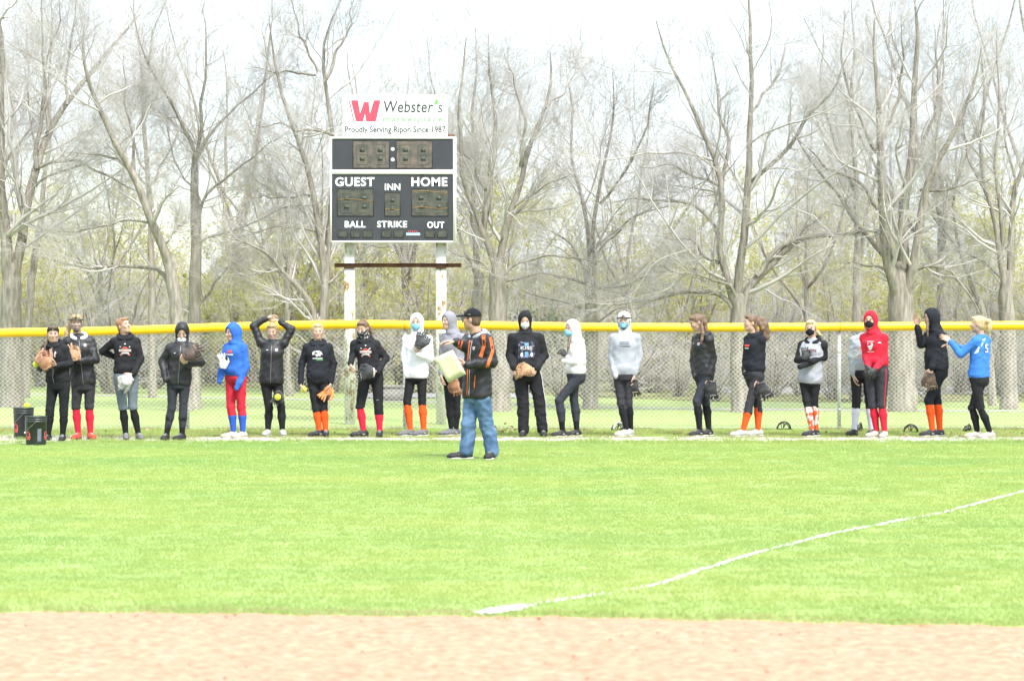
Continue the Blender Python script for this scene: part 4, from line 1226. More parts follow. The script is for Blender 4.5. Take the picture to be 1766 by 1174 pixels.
M_SHOEBLK = mat("black_shoe_upper", (.016, .016, .018), .6, .3, 30, .3, 150); M_SHOEWHT = mat("white_shoe_upper", (.37, .36, .35), .6, .06, 20, .2, 120); M_SHOECREAM = mat("cream_shoe_upper", (.38, .325, .275), .6, .06, 20, .2, 120); M_SHOEGREY = mat("grey_shoe_upper", (.10, .10, .105), .6, .3, 30, .2, 120); M_SHOERED = mat("red_shoe_upper", (.45, .05, .03), .6, .2, 20, .2, 120)
M_SOLEW = mat("white_sole", (.50, .49, .47), .7, .06, 20); M_SOLEB = mat("black_sole", (.02, .02, .022), .7, .1, 20); M_LACE = mat("shoe_lace", (.30, .30, .30), .8, .2, 60)
M_MASKB = fabric("blue_paper_mask", (.16, .37, .50), .06, bump=.05); M_MASKK = fabric("black_cloth_mask", (.014, .014, .016), bump=.05); M_MASKW = fabric("white_cloth_mask", (.46, .46, .47), .05, bump=.05); M_GAITER = mat("black_white_paisley", (.014, .014, .016), .8, .1, 42, col2=(.30, .30, .30), contrast=(.54, .60), detail=3)
M_GUARD = mat("black_guard_frame", (.014, .014, .016), .35, .2, 20, spec=.5); M_METAL = mat("zip_metal", (.20, .20, .21), .4, .1, 20, metal=.6); M_CAPK = fabric("black_twill_cap", (.012, .0125, .0145))
def leather(name, c, c2): return mat(name, c, .6, .25, 16, .5, 70, col2=c2, spec=.35)
TAN = leather("tan_leather", (.28, .15, .075), (.40, .24, .13)); BRN = leather("brown_leather", (.23, .105, .055), (.34, .17, .095)); DKBRN = leather("dark_brown_leather", (.045, .028, .024), (.085, .055, .045)); BLKL = leather("black_leather", (.016, .016, .017), (.045, .045, .048)); WHTL = leather("white_leather", (.44, .43, .41), (.52, .51, .49)); ORGL = leather("orange_leather", (.48, .16, .04), (.58, .24, .075)); CAMO = leather("mottled_brown_leather", (.06, .042, .032), (.20, .14, .10)); LACEC = mat("raw_hide_lace", (.40, .31, .19), .8, .15, 40)
M_BALL = mat("optic_yellow_ball", (.42, .52, .045), .7, .06, 9); M_SEAM = mat("red_seam", (.5, .03, .03), .7, .1, 20)

# ------------------------------------------------------------------ parts of a person
def frame(yaw, pitch=0., roll=0.):
    """rows: side, forward, up.  yaw 0 faces the camera, -90 faces photo left"""
    y, p, r = map(math.radians, (yaw, pitch, roll))
    s = np.array([math.cos(y), math.sin(y), 0.]); f = np.array([math.sin(y), -math.cos(y), 0.]); u = np.array([0, 0, 1.])
    f, u = f * math.cos(p) - u * math.sin(p), u * math.cos(p) + f * math.sin(p)
    s, u = s * math.cos(r) + u * math.sin(r), u * math.cos(r) - s * math.sin(r)
    return np.stack([s, f, u])

def fobj(name, fld, h, m, parent, org, smooth=True):
    V, Q = fld.mesh(h) if isinstance(fld, Fld) else fld
    if len(V) == 0: return None
    return obj(name, mesh_np(name, V - org, Q, m, smooth), parent)

def hand_fld(fld, w, d, nrm_, thumb, curl, k=1.0, spread=.12):
    """w wrist, d finger direction, nrm_ palm normal, thumb = side vector of the thumb"""
    d = nrm(d); n = nrm(np.asarray(nrm_) - d * (np.asarray(nrm_) @ d)); t = nrm(np.cross(n, d))
    if t @ np.asarray(thumb) < 0: t = -t
    w = np.asarray(w, float)
    for i, (x, kl, ln) in enumerate(((.030, .086, 1.0), (.010, .090, 1.1), (-.010, .085, 1.02), (-.029, .076, .82))):
        b = w + t * x * .55 * k + d * .015 * k; kn = w + t * x * k + d * kl * k
        fld.cone(b, kn, .0145 * k, .0115 * k, .012)
        ang, p, rad = 0.0, kn, .0092 * k
        for j, sl in enumerate((.040, .026, .021)):
            ang += curl * (.75 if j == 0 else 1.0) * (1 + .12 * i)
            q = p + (d * math.cos(ang) + n * math.sin(ang) + t * (x / .03) * spread * math.cos(ang)) * sl * ln * k
            fld.cone(p, q, rad, rad * .9, .003); p, rad = q, rad * .9
    a = w + t * .020 * k + d * .022 * k; b = a + (t * .034 + d * .030 + n * .012) * k; c = b + (t * .012 + d * .030 + n * (.008 + .014 * curl)) * k; e = c + (d * .026 - t * .004 + n * (.004 + .02 * curl)) * k
    fld.cone(a, b, .015 * k, .0115 * k, .01).cone(b, c, .0112 * k, .010 * k, .003).cone(c, e, .010 * k, .0088 * k, .003)

def person(S):
    d = S['d']; s_ = d / F
    yaw = S.get('yaw', 0); B = frame(yaw); s, f, u = B
    K = S.get('k', 1.0); male = S.get('male', False)
    def J(p, dy=0.0):
        q = at(p[0], p[1], d); q = q + np.array([0, (p[2] if len(p) > 2 else 0) + dy, 0]); return q
    pel, neck = J(S['pel']), J(S['neck'])
    org = np.array([pel[0], pel[1], 0.0])
    root = empty("person", tuple(org))
    tag(root, S['label'], "person", "players lined up along the fence" if not male else None)
    SH = S.get('sw', .150) * K
    sh = [neck + s * (-SH) - u * .076, neck + s * SH - u * .076]
    if 'sh' in S:
        for i, o_ in enumerate(S['sh']):
            if o_ is not None: sh[i] = sh[i] + np.array(o_)
    el = [J(p) for p in S['el']]; wr = [J(p) for p in S['wr']]
    HW = S.get('hw', .080) * K
    hip = [pel - s * HW - u * .04, pel + s * HW - u * .04]
    kn = [J(p) for p in S['kn']]
    an = []
    for p in S['an']:
        q = J(p); q[2] = .085 * K; an.append(q)
    H = frame(S['hd'][0], *S['hd'][1:]); hc = J(S['head']); HK = S.get('hk', 1.0)
    def h_(x, y, z): return hc + (H[0] * x + H[1] * y + H[2] * z) * HK
    seed = S['seed']
    # ---- body: head, neck and hands fine, the rest (under the clothes) coarser, in one mesh
    head = Fld(seed)
    head.ell(h_(0, -.012, .03), np.array((.074, .092, .080)) * HK, H, .01).ell(h_(0, .022, -.03), np.array((.060, .066, .078)) * HK, H, .03)
    head.ell(h_(0, .055, -.085), np.array((.030, .028, .022)) * HK, H, .03).ell(h_(.035, .0, -.065), np.array((.022, .035, .028)) * HK, H, .03).ell(h_(-.035, .0, -.065), np.array((.022, .035, .028)) * HK, H, .03)
    for sx in (-1, 1):
        head.ell(h_(sx * .031, .094, .010), np.array((.017, .014, .011)) * HK, H, .014, 's')
        head.ell(h_(sx * .075, -.010, -.004), np.array((.009, .019, .031)) * HK, H, .006)
        head.ell(h_(sx * .038, .066, -.018), np.array((.022, .018, .018)) * HK, H, .02)
    head.cone(h_(0, .082, .010), h_(0, .104, -.024), .0075, .0125, .010).ell(h_(0, .082, -.0545), np.array((.024, .009, .009)) * HK, H, .006)
    head.cone(h_(0, -.022, -.045), neck - u * .05, .052 * HK * (1.12 if male else 1), .056 * HK * (1.12 if male else 1), .03)
    parts = [head.mesh(.0074)]
    tors = Fld(seed)
    tors.stack(pel, neck, s, [-.10, 0, .25, .5, .75, .9, .99], np.array([.09, .125, .118, .112, .125, .10, .055]) * K, np.array([.055, .08, .08, .08, .085, .065, .05]) * K)
    for i in (0, 1):
        tors.chain([sh[i], el[i], wr[i]], np.array([.044, .036, .026]) * K, .03)
        tors.chain([hip[i], kn[i], an[i]], np.array([.066, .043, .032]) * K, .012)
    parts.append(tors.mesh(.024))
    nails = []
    for i in (0, 1):
        hd = S.get('hand', [None, None])[i]
        if hd == 'sleeve': hd = None; tuck = True
        else: tuck = False
        hdir = wr[i] - el[i] if hd is None else np.asarray(hd[0], float)
        nn = (f if hd is None else np.asarray(hd[1], float)); th = (f if hd is None or len(hd) < 4 else np.asarray(hd[3], float)); cu = (1.1 if tuck else .45) if hd is None else hd[2]
        hf = Fld(seed); hk = K * (1.08 if male else .50 if tuck else .98)
        w0 = wr[i]; hf.cone(wr[i] - nrm(wr[i] - el[i]) * .05, w0 + nrm(hdir) * .012, .024 * K, .021 * K, .015)
        hand_fld(hf, w0, hdir, nn, th, cu, hk)
        parts.append(hf.mesh(.0064))
    V, Q = join(parts)
    SK = S.get('skin', SKIN)
    body = obj("body", mesh_np("body", V - org, Q, SK, True), root)
    # ---- face
    for sx in (-1, 1):
        e = Fld().ell(h_(sx * .031, .0755, .008), np.array((.0135, .011, .0095)) * HK, H); eo = fobj("eye", e, .0045, M_EYE, body, org)
        fobj("iris", Fld().ell(h_(sx * .031, .0840, .008), np.array((.0088, .0045, .0080)) * HK, H), .0034, M_IRIS, body, org)
        fobj("eyebrow", Fld().cone(h_(sx * .018, .089, .027), h_(sx * .046, .078, .027), 0.0052, .0036), .004, S.get('hair', BROWN), body, org)
    if not S.get('mask') in ('cloth', 'gaiter'):
        fobj("mouth", Fld().ell(h_(0, .0845, -.0545), np.array((.022, .0085, .0065)) * HK, H), .004, M_LIP, body, org)
    # ---- hair
    hr = S.get('hair', BROWN); style = S.get('style', 'tail')
    hf = Fld(seed)
    wv = S.get('vol', 1.0)
    hf.ell(h_(0, -.020, .036), np.array((.082, .096, .084)) * HK * wv, H, .01)
    hf.ell(h_(0, -.045, -.03), np.array((.075, .062, .06)) * HK * wv, H, .03)
    hf.ell(h_(0, .090, -.034), np.array((.068, .082, .092)) * HK, H, .010, 's')
    if not S.get('hood_up'): hf.ell(h_(0, .052, .088), np.array((.058, .030, .022)) * HK, H, .02)
    for ch in S.get('locks', []):       # locks: polylines in head space (or pixels), radii
        if ch[0] == 'h': hf.chain([h_(*p) for p in ch[1]], ch[2], .02, wr=.006)
        else: hf.chain([J(p) for p in ch[1]], ch[2], .02, wr=.003)
    if style == 'bun': hf.ell(h_(*S.get('bun', (0, -.06, .115))), (.042, .042, .036), H, .012)
    if not male or S.get('showhair'):
        fobj("hair", hf, .0088, hr, root, org)
        if not S.get('hood_up') and S.get('wisps', 34):     # loose strands
            r = np.random.default_rng(seed + 5); n = S.get('wisps', 34)
            a = r.uniform(0, 6.28, n); zz = r.uniform(-.5, 1, n); rr_ = np.sqrt(np.clip(1 - zz ** 2, 0, 1))
            D = np.stack([rr_ * np.cos(a), rr_ * np.sin(a) * .9 - .15, zz], -1)
            P0 = np.array([h_(*(np.array((0, -.02, .036)) + v * (.08, .09, .08))) for v in D])
            P = grow(P0, D @ H + np.array([.5, 0, -.2]), r.uniform(.03, .085, n), 5, .35, -.05, r)
            v, q = tubes(P, np.full((n, 5), .0013), 3)
            wo = obj("loose_strands", mesh_np("loose_strands", v - org, q, hr), root); wo["kind"] = "stuff"
    # ---- top
    tp = S['top']; jk = tp.get('fit', 'hoodie')
    tw = tp.get('w', 1.0); sl = tp.get('sl', 1.0)
    hemz = at(0, tp['hem'], d)[2]
    L = np.linalg.norm(neck - pel); th_ = (hemz - pel[2]) / L
    top = Fld(seed)
    belly = tp.get('belly', 0.0)
    fb = th_ + .06
    TT = [th_, fb, .28, .52, .76, .91, 1.0]
    if fb >= .26: TT[1] = .1
    AW = np.array([.160, .172, .160, .154, .158, .118, .070]) * K * tw
    DW = np.array([.122, .132, .124 + belly * .6, .120, .116, .090, .066]) * K * (tw * .6 + .4)
    if jk == 'hoodie': AW[0] *= .93; DW[0] *= .93
    if jk == 'jacket': AW[0] *= 1.04
    wk = tp.get('wr', 1.0)
    top.stack(pel, neck + u * .012, s, TT, AW, DW, .03, wr=.0052 * wk)
    if belly: top.ell(pel + (neck - pel) * .38 + f * .075, (.12, .09, .13), B, .05)
    if not male: top.ell(pel + (neck - pel) * .70 + f * .070, (.125, .062, .075), B, .05)
    rs = np.array([.056, .051, .041]) * K * sl
    for i in (0, 1):
        top.cone(sh[i], el[i], rs[0], rs[1], .03, wr=.006 * wk).cone(el[i], wr[i] - nrm(wr[i] - el[i]) * .018, rs[1], rs[2], .02, wr=.0065 * wk)
        top.cone(neck - u * .030, sh[i] + u * .008, .062 * K, .056 * K, .035, wr=.004)
    for i in (0, 1):
        if S.get('hand', [None, None])[i] == 'sleeve':      # hand drawn into the sleeve or sunk in a pocket
            dr = nrm(wr[i] - el[i]); top.cone(wr[i] - dr * .03, wr[i] + dr * .066, rs[2] * 1.02, rs[2] * .78, .02, wr=.004)
    if jk == 'hoodie':
        top.ell(pel + (neck - pel) * (th_ + .17) + f * .118 * K, (.105, .026, .055), B, .015)       # pouch pocket
    TM = tp['mat']
    to = fobj(tp.get('name', 'hooded_sweatshirt'), top, .0125, TM, root, org)
    # cuffs and waistband
    for i in (0, 1):
        a = wr[i] - nrm(wr[i] - el[i]) * .035
        fobj("cuff", Fld(seed).cone(a, wr[i] + nrm(wr[i] - el[i]) * .003, rs[2] * .93, rs[2] * .80, .01).cone(a - nrm(wr[i] - el[i]) * .004, a, rs[2] * .97, rs[2] * 1.0), .0125, tp.get('smat', TM), to, org)
    if 'smat' in tp:       # contrasting sleeves
        sv = Fld(seed)
        for i in (0, 1):
            sv.cone(sh[i] + (neck - sh[i]) * .25, sh[i], rs[0] * 1.0, rs[0] * 1.10, .03).cone(sh[i], el[i], rs[0] * 1.07, rs[1] * 1.06, .03, wr=.0055).cone(el[i], wr[i] - nrm(wr[i] - el[i]) * .03, rs[1] * 1.06, rs[2] * 1.06, .02, wr=.006)
            if S.get('hand', [None, None])[i] == 'sleeve':
                dr = nrm(wr[i] - el[i]); sv.cone(wr[i] - dr * .03, wr[i] + dr * .070, rs[2] * 1.10, rs[2] * .86, .02, wr=.004)
        fobj("sleeves", sv, .0125, tp['smat'], to, org)
    # hood
    HM = tp.get('hoodmat', TM)
    if S.get('hood_up'):
        hv = S.get('hv', 1.0)
        hd = Fld(seed)
        hd.ell(h_(0, -.018, .022), np.array((.100, .116, .124)) * HK * hv, H, .02).ell(h_(0, -.075, -.005), np.array((.070, .062, .085)) * HK * hv, H, .03)
        hd.cone(h_(0, -.034, -.055), neck - u * .015 - f * .018, .082 * HK, .098, .05, wr=.006)
        hd.ell(neck - u * .005 + f * .045, (.080, .045, .030), B, .04)
        o_ = S.get('open', (.066, .090, .108))
        hd.ell(h_(0, .132, -.018 + S.get('open_z', 0)), np.array((o_[0], .135, o_[2])) * HK, H, .012, 's')
        fobj("hood", hd, .0115, HM, to, org)
    elif tp.get('collar', 'hood') == 'hood':
        hd = Fld(seed)
        g = lambda a: neck + s * math.sin(a) * .092 - f * (math.cos(a) * .078 - .012) + u * (.030 - .070 * (1 - math.cos(a)) * .5)
        aa = np.linspace(-2.75, 2.75, 13)
        for a0, a1 in zip(aa[:-1], aa[1:]):
            hd.cone(g(a0), g(a1), .020 + .016 * max(0, math.cos(a0 / 1.9)), .020 + .016 * max(0, math.cos(a1 / 1.9)), .018, wr=.005)
        hd.ell(neck - f * .112 - u * .045, (.105, .042, .085), B, .04)
        hd.cone(neck + u * .10, neck - u * .1, .056, .058, .008, 's')
        fobj("hood", hd, .0115, HM, to, org)
    elif tp.get('collar') == 'stand':
        cl = Fld(seed).cone(neck - u * .02, neck + u * .035, .088, .076, .02).cone(neck + u * .12, neck - u * .1, .060, .066, .006, 's'); cl.cut(neck + u * .045, u)
        fobj("collar", cl, .009, HM, to, org)
    elif tp.get('collar') == 'crew':
        pass
    if tp.get('strings'):
        for sx in (-1, 1):
            zz = np.linspace(-.03, -.16, 7); P = neck + s[None] * (sx * .03 + .004 * np.sin(zz * 40))[:, None] + u[None] * zz[:, None]
            MB().tube(march(top, P, f, .004) - org, .003, 5).obj("drawstring", tp['strings'], to)
    if tp.get('zip'):
        zz = np.linspace(.93, th_ + .02, 16); P = pel[None] + (neck - pel)[None] * zz[:, None]
        MB().tube(march(top, P, f, .002) - org, .0045, 5).obj("zipper", tp['zip'], to)
    # ---- prints projected on the chest or back
    def proj_mesh(name, X, Z, faces, m, c, back=False, off=.0035):
        dd = -f if back else f; ss = -s if back else s
        P = c[None] + ss[None] * np.asarray(X)[:, None] + u[None] * np.asarray(Z)[:, None]
        W = march(top, P, dd, off)
        me = bpy.data.meshes.new(name); me.from_pydata([tuple(w) for w in W - org], [], faces); me.materials.append(m)
        return obj(name, me, to)
    def ptext(txt, w, hgt, z, m, x=0., back=False, bold=.0, off=.0035, name="print_lettering"):
        X, Z, T = text_mesh(txt, m, x - w / 2, x + w / 2, -hgt / 2, hgt / 2, bold=bold)
        return proj_mesh(name, X, Z, T, m, pel + (neck - pel) * z, back, off)
    def pquad(x0, x1, z0, z1, z, m, skew=0., off=.003, name="print", nx=5, nz=4):
        xs, zs = np.linspace(x0, x1, nx), np.linspace(z0, z1, nz)
        Xg, Zg = np.meshgrid(xs, zs); Xg = Xg + skew * (Zg - z0) / (z1 - z0 + 1e-9)
        fc = [(i * nx + k, i * nx + k + 1, (i + 1) * nx + k + 1, (i + 1) * nx + k) for i in range(nz - 1) for k in range(nx - 1)]
        return proj_mesh(name, Xg.ravel(), Zg.ravel(), fc, m, pel + (neck - pel) * z, False, off)
    def ppoly(pts, z, m, off=.003, name="print"):
        pts = np.array(pts, float); c = pts.mean(0); V_ = np.vstack([pts, c]); n = len(pts)
        return proj_mesh(name, V_[:, 0], V_[:, 1], [(i, (i + 1) % n, n) for i in range(n)], m, pel + (neck - pel) * z, False, off)
    for pr in S.get('prints', []):
        k_ = pr[0]
        if k_ == 'text': ptext(*pr[1:-1], **pr[-1])
        elif k_ == 'quad': pquad(*pr[1:])
        elif k_ == 'poly': ppoly(*pr[1:])
        elif k_ == 'bats':        # crossed bats behind a banner
            z = pr[1]
            for sg in (-1, 1):
                a = np.array([(-.075 * sg, .055), (-.062 * sg, .062), (.068 * sg, -.052), (.052 * sg, -.066)])
                ppoly(a if sg > 0 else a[::-1], z, M_WPRINT, .003, "print_bat"); a2 = a * .72 + np.array([.022 * sg, -.020])
                ppoly(a2 if sg > 0 else a2[::-1], z, M_RPRINT, .0042, "print_bat_shade")
            an_ = np.linspace(.3, 2.84, 9); ppoly([(.042 * math.cos(t), .018 + .036 * math.sin(t)) for t in an_], z, M_RPRINT, .005, "print_arc")
            pquad(-.082, .082, -.012, .020, z, M_WPRINT, 0, .006, "print_banner")
            for q in range(9): pquad(-.072 + q * .0165, -.062 + q * .0165, -.004, .011, z, M_RPRINT, .002, .0072, "print_stroke", 2, 2)
            pquad(-.05, .05, -.040, -.020, z, M_WPRINT, .006, .006, "print_script")
            pquad(-.010, .010, .088, .100, z, M_WPRINT, 0, .003, "print_mark", 3, 2)
        elif k_ == 'crest':       # small two-tone emblem on the chest
            x, z = pr[1], pr[2]
            pquad(x - .018, x + .018, .0, .024, z, M_WPRINT, 0, .003, "chest_emblem", 3, 3); pquad(x - .012, x + .012, .006, .018, z, M_RPRINT, .003, .0045, "chest_emblem_shape", 2, 2); pquad(x - .014, x + .014, -.012, -.003, z, M_WPRINT, 0, .003, "chest_emblem_bar", 3, 2)
        elif k_ == 'bar':
            pquad(pr[1] - pr[3] / 2, pr[1] + pr[3] / 2, -.004, .004, pr[2], M_WPRINT, .004, .003, "chest_mark", 3, 2)
    # ---- trousers / leggings
    pn = S['pants']; fit = pn.get('fit', 'tight')
    rl = np.array({'tight': (.080, .055, .046), 'knee': (.083, .059, .054), 'loose': (.098, .080, .076), 'jeans': (.100, .084, .082)}[fit]) * K * pn.get('w', 1.0)
    pf = Fld(seed + 3)
    wrk = {'tight': .003, 'knee': .005, 'loose': .008, 'jeans': .0065}[fit]
    pf.stack(pel, neck, s, [-.14, -.02, .10, .2], np.array([.135, .158, .150, .140]) * K * pn.get('hw', 1.0), np.array([.105, .122, .110, .100]) * K * pn.get('hw', 1.0), .04, wr=wrk)
    pf.ell(pel - f * .045 - u * .045, (.125, .085, .095), B, .04)
    for i in (0, 1):
        e = an[i] + (kn[i] - an[i]) * .02
        mid = kn[i] + (an[i] - kn[i]) * .35 - f * .012
        pf.cone(hip[i], kn[i], rl[0], rl[1], .014, wr=wrk).cone(kn[i], mid, rl[1], rl[1] * (1.07 if fit == 'tight' else 1.0), .02, wr=wrk).cone(mid, e, rl[1] * (1.05 if fit == 'tight' else .98), rl[2] * .82 if fit == 'tight' else rl[2], .02, wr=wrk)
    hz = pn['hem'] if isinstance(pn['hem'], (tuple, list)) else (pn['hem'], pn['hem'])
    # each leg is cut at its own hem: subtract a block below the hem
    for i in (0, 1):
        z = CAMZ - (hz[i] - HOR) * an[i][1] / F
        ax = nrm(kn[i] - an[i]); t = (z - an[i][2]) / max(.05, (kn[i] - an[i])[2]); pcut = an[i] + (kn[i] - an[i]) * t
        if z > .06:
            pf.cone(pcut - ax * .30, pcut - ax * .125, .13, .125, .003, 's') if False else None
            pf._add((lambda c, a_: lambda P: np.maximum((P - c) @ a_, np.linalg.norm((P - c) - ((P - c) @ a_)[..., None] * a_, axis=-1) - .115))(pcut, ax), np.minimum(pcut, an[i]) - .12, np.maximum(pcut, an[i]) + .12, .004, 's')
    po = fobj(pn.get('name', 'leggings'), pf, .0125, pn['mat'], root, org)
    if pn.get('stripe'):
        i, sd_, mm, w = pn['stripe']
        side = np.asarray(sd_(s, f), float)
        ts = np.linspace(0, 1, 30)
        hemp = an[i] + (kn[i] - an[i]) * pn.get('stripe_end', .02)
        path_ = np.array([hip[i] + u * .08 + (kn[i] - hip[i] - u * .08) * t * 2 if t < .5 else kn[i] + (hemp - kn[i]) * (t - .5) * 2 for t in ts])
        c = march(pf, path_, side, .004)
        wd = nrm(np.cross(side, u))
        VV = np.stack([c - wd * w, c + wd * w], 1).reshape(-1, 3); n = len(ts)
        obj("side_stripe", mesh_np("side_stripe", VV - org, np.array([(2 * q, 2 * q + 1, 2 * q + 3, 2 * q + 2) for q in range(n - 1)]), mm, True), po)
    if pn.get('swoosh') is not None:
        i = pn['swoosh']; c0 = hip[i] + (kn[i] - hip[i]) * .72
        P = np.array([c0 + s * x + u * z for x, z in ((-.022, .004), (-.012, -.006), (.024, .010), (-.012, -.001))])
        me = bpy.data.meshes.new("leg_mark"); me.from_pydata([tuple(w) for w in march(pf, P, np.array([0, -1., 0]), .004) - org], [], [(0, 1, 2, 3)]); me.materials.append(M_WPRINT); obj("leg_mark", me, po)
    # ---- socks
    if S.get('sock'):
        for i in (0, 1):
            a = kn[i] + (an[i] - kn[i]) * .12; m1 = kn[i] + (an[i] - kn[i]) * .38 - f * .010
            fobj("sock", Fld(seed).cone(a, m1, .050 * K, .055 * K, .02).cone(m1, an[i] - u * .01, .054 * K, .035 * K, .02).cone(an[i] - u * .01, an[i] - u * .05, .038 * K, .036 * K, .02), .014, S['sock'], root, org)
    # ---- shoes
    up_, so_ = S.get('shoe', (M_SHOEBLK, M_SOLEW))
    for i in (0, 1):
        ty = S['toe'][i]; T_ = frame(ty); tf, ts_ = T_[1], T_[0]
        a = np.array([an[i][0], an[i][1], 0.0]) - tf * .035
        kk = K * (1.1 if male else 1.0)
        sf = Fld(seed)
        sf.cone(a + u * .050, a + tf * .075 * kk + u * .052, .040 * kk, .040 * kk, .02).cone(a + tf * .075 * kk + u * .046, a + tf * .175 * kk + u * .036, .040 * kk, .038 * kk, .03)
        sf.cone(a + tf * .03 + u * .085, a + tf * .035 + u * .060, .040 * kk, .044 * kk, .02).ell(a + tf * .185 * kk + u * .036, (.036 * kk, .05 * kk, .024), T_, .03)
        sf.cut(u * .012, -u, .004)
        so = fobj("shoe", sf, .0115, up_, root, org)
        sl_ = Fld(seed)
        sl_.ell(a + tf * .0 + u * .012, (.041 * kk, .050 * kk, .022), T_, .02).ell(a + tf * .145 * kk + u * .012, (.045 * kk, .085 * kk, .020), T_, .03).ell(a + tf * .07 * kk + u * .012, (.038 * kk, .09 * kk, .018), T_, .02)
        sl_.cut(u * .024, u, .003).cut(u * .002, -u, .003)
        fobj("sole", sl_, .012, so_, so, org)
        for q in range(4):
            c0 = a + tf * (.085 + .022 * q) * kk + u * .2
            P = np.array([c0 - ts_ * .022, c0 - ts_ * .008, c0 + ts_ * .008, c0 + ts_ * .022])
            W = march(sf, P, u, .002, .1)
            MB().tube(W - org, .003, 4).obj("lace", S.get('lace', M_LACE), so)
        if S.get('shoemark', True):
            P = np.array([a + tf * x + u * z - ts_ * 0 for x, z in ((.02, .052), (.05, .040), (.135, .062), (.05, .050))])
            sg = -1 if (ts_[1] > 0) else 1
            W = march(sf, P, ts_ * sg, .003, .12)
            me = bpy.data.meshes.new("shoe_mark"); me.from_pydata([tuple(w) for w in W - org], [], [(0, 1, 2, 3)]); me.materials.append(S.get('markmat', M_WPRINT)); obj("shoe_mark", me, so)
    # ---- things worn on the face
    mk = S.get('mask'); mm = S.get('maskmat', M_MASKK)
    if mk == 'cloth':
        lowr = S.get('masklow', 0.0)
        mf = Fld().ell(h_(0, .056, -.046 - lowr), np.array((.0625, .056, .050)) * HK, H).cone(h_(0, .10, -.012 - lowr), h_(0, .092, -.085 - lowr), .016, .012, .03)
        mo = fobj("face_mask", mf, .0065, mm, root, org)
        for sx in (-1, 1): MB().tube(np.array([h_(sx * .055, .06, -.03 - lowr), h_(sx * .072, .02, -.012), h_(sx * .078, -.012, .004)]) - org, .002, 4).obj("ear_loop", mm, mo)
    elif mk == 'gaiter':
        mf = Fld().ell(h_(0, .030, -.050), np.array((.072, .082, .054)) * HK, H).cone(h_(0, -.005, -.06), neck + u * .0, .068, .082, .04, wr=.004); mf.cut(h_(0, .06, -.008), H[2] + .25 * H[1])
        fobj("neck_gaiter", mf, .0075, mm, root, org)
    elif mk == 'chin':
        mf = Fld().ell(h_(0, .045, -.092), np.array((.060, .058, .030)) * HK, H, .02).cone(h_(0, .0, -.085), neck + u * .03, .066, .07, .03)
        fobj("face_mask", mf, .0075, mm, root, org)
    if S.get('guard'):
        gd = empty("face_guard", (0, 0, 0), 0, root)
        def arc(z, r, a0, a1, n=11, yo=0): return np.array([h_(r * math.sin(t), yo + r * 1.12 * math.cos(t), z) for t in np.linspace(a0, a1, n)]) - org
        MB().tube(arc(.052, .094, -1.9, 1.9), .011, 6).obj("brow_band", M_GUARD, gd, True)
        MB().tube(arc(-.012, .108, -1.25, 1.25), .0045, 6).obj("guard_bar", M_METAL, gd, True)
        MB().tube(arc(-.052, .100, -1.2, 1.2), .0045, 6).obj("guard_bar", M_METAL, gd, True)
        for sx in (-1, 1):
            MB().tube(np.array([h_(sx * .080, .058, .05), h_(sx * .092, .050, -.01), h_(sx * .070, .075, -.07), h_(sx * .03, .10, -.095)]) - org, .0055, 6).obj("guard_bar", M_METAL, gd, True)
        fobj("chin_cup", Fld().ell(h_(0, .085, -.093), (.036, .026, .022), H), .006, M_GUARD, gd, org)
        MB().tube(np.array([h_(0, .098, .055), h_(0, .092, .10), h_(0, .05, .128), h_(0, -.02, .138)]) - org, .007, 6).obj("top_strap", M_GUARD, gd, True)
        MB().tube(np.array([h_(math.copysign(1, q) * .0 + .098 * math.sin(q), -.02 + .118 * math.cos(q), .04) for q in np.linspace(1.7, 4.6, 9)]) - org, .009, 5).obj("back_strap", M_GUARD, gd, True)
    if S.get('headband'):
        hb = Fld().ell(h_(0, -.018, .036), np.array((.086, .100, .087)) * HK, H); hb.cut(h_(0, 0, .095), H[2] - .15 * H[1]).cut(h_(0, 0, .038), -H[2] + .12 * H[1])
        ho = fobj("headband", hb, .007, BLACK, root, org)
        P = np.array([h_(x, .2, z) for x, z in ((-.016, .068), (-.008, .062), (.020, .073), (-.008, .066))])
        me = bpy.data.meshes.new("band_mark"); me.from_pydata([tuple(w) for w in march(hb, P, H[1], .003, .1) - org], [], [(0, 1, 2, 3)]); me.materials.append(M_WPRINT); obj("band_mark", me, ho)
    if S.get('cap'):
        cp = Fld().ell(h_(0, -.015, .040), np.array((.086, .102, .090)) * HK, H); cp.cut(h_(0, 0, .032), -H[2] + .10 * H[1])
        co = fobj("baseball_cap", cp, .007, M_CAPK, root, org)
        bf = Fld().ell(h_(0, .105, .040), (.072, .080, .022), H).ell(h_(0, .105, .018), (.09, .10, .024), H, .004, 's'); bf.cut(h_(0, .055, .03), -H[1])
        fobj("cap_brim", bf, .006, M_CAPK, co, org); fobj("cap_button", Fld().ell(h_(0, -.015, .131), (.010, .010, .006), H), .004, M_CAPK, co, org)
        P = np.array([h_(-.2 * 0 + .2, x, z) for x, z in ((-.02, .062), (-.008, .054), (.018, .062), (-.008, .058))])
        me = bpy.data.meshes.new("cap_mark"); me.from_pydata([tuple(w) for w in march(cp, P, H[0], .003, .1) - org], [], [(0, 1, 2, 3)]); me.materials.append(M_WPRINT); obj("cap_mark", me, co)
    if S.get('glasses'):
        g = MB()
        for sx in (-1, 1):
            g.tube(np.array([h_(sx * .066, .085, .012), h_(sx * .078, .04, .014), h_(sx * .08, -.01, .010)]) - org, .003, 5)
            th2 = np.linspace(0, 6.28, 13); g.tube(np.array([h_(sx * .033 + .025 * math.cos(t), .099, .006 + .016 * math.sin(t)) for t in th2]) - org, .0028, 5)
        g.obj("glasses", M_GUARD, root, True)
    if S.get('extra'): S['extra'](dict(locals()))
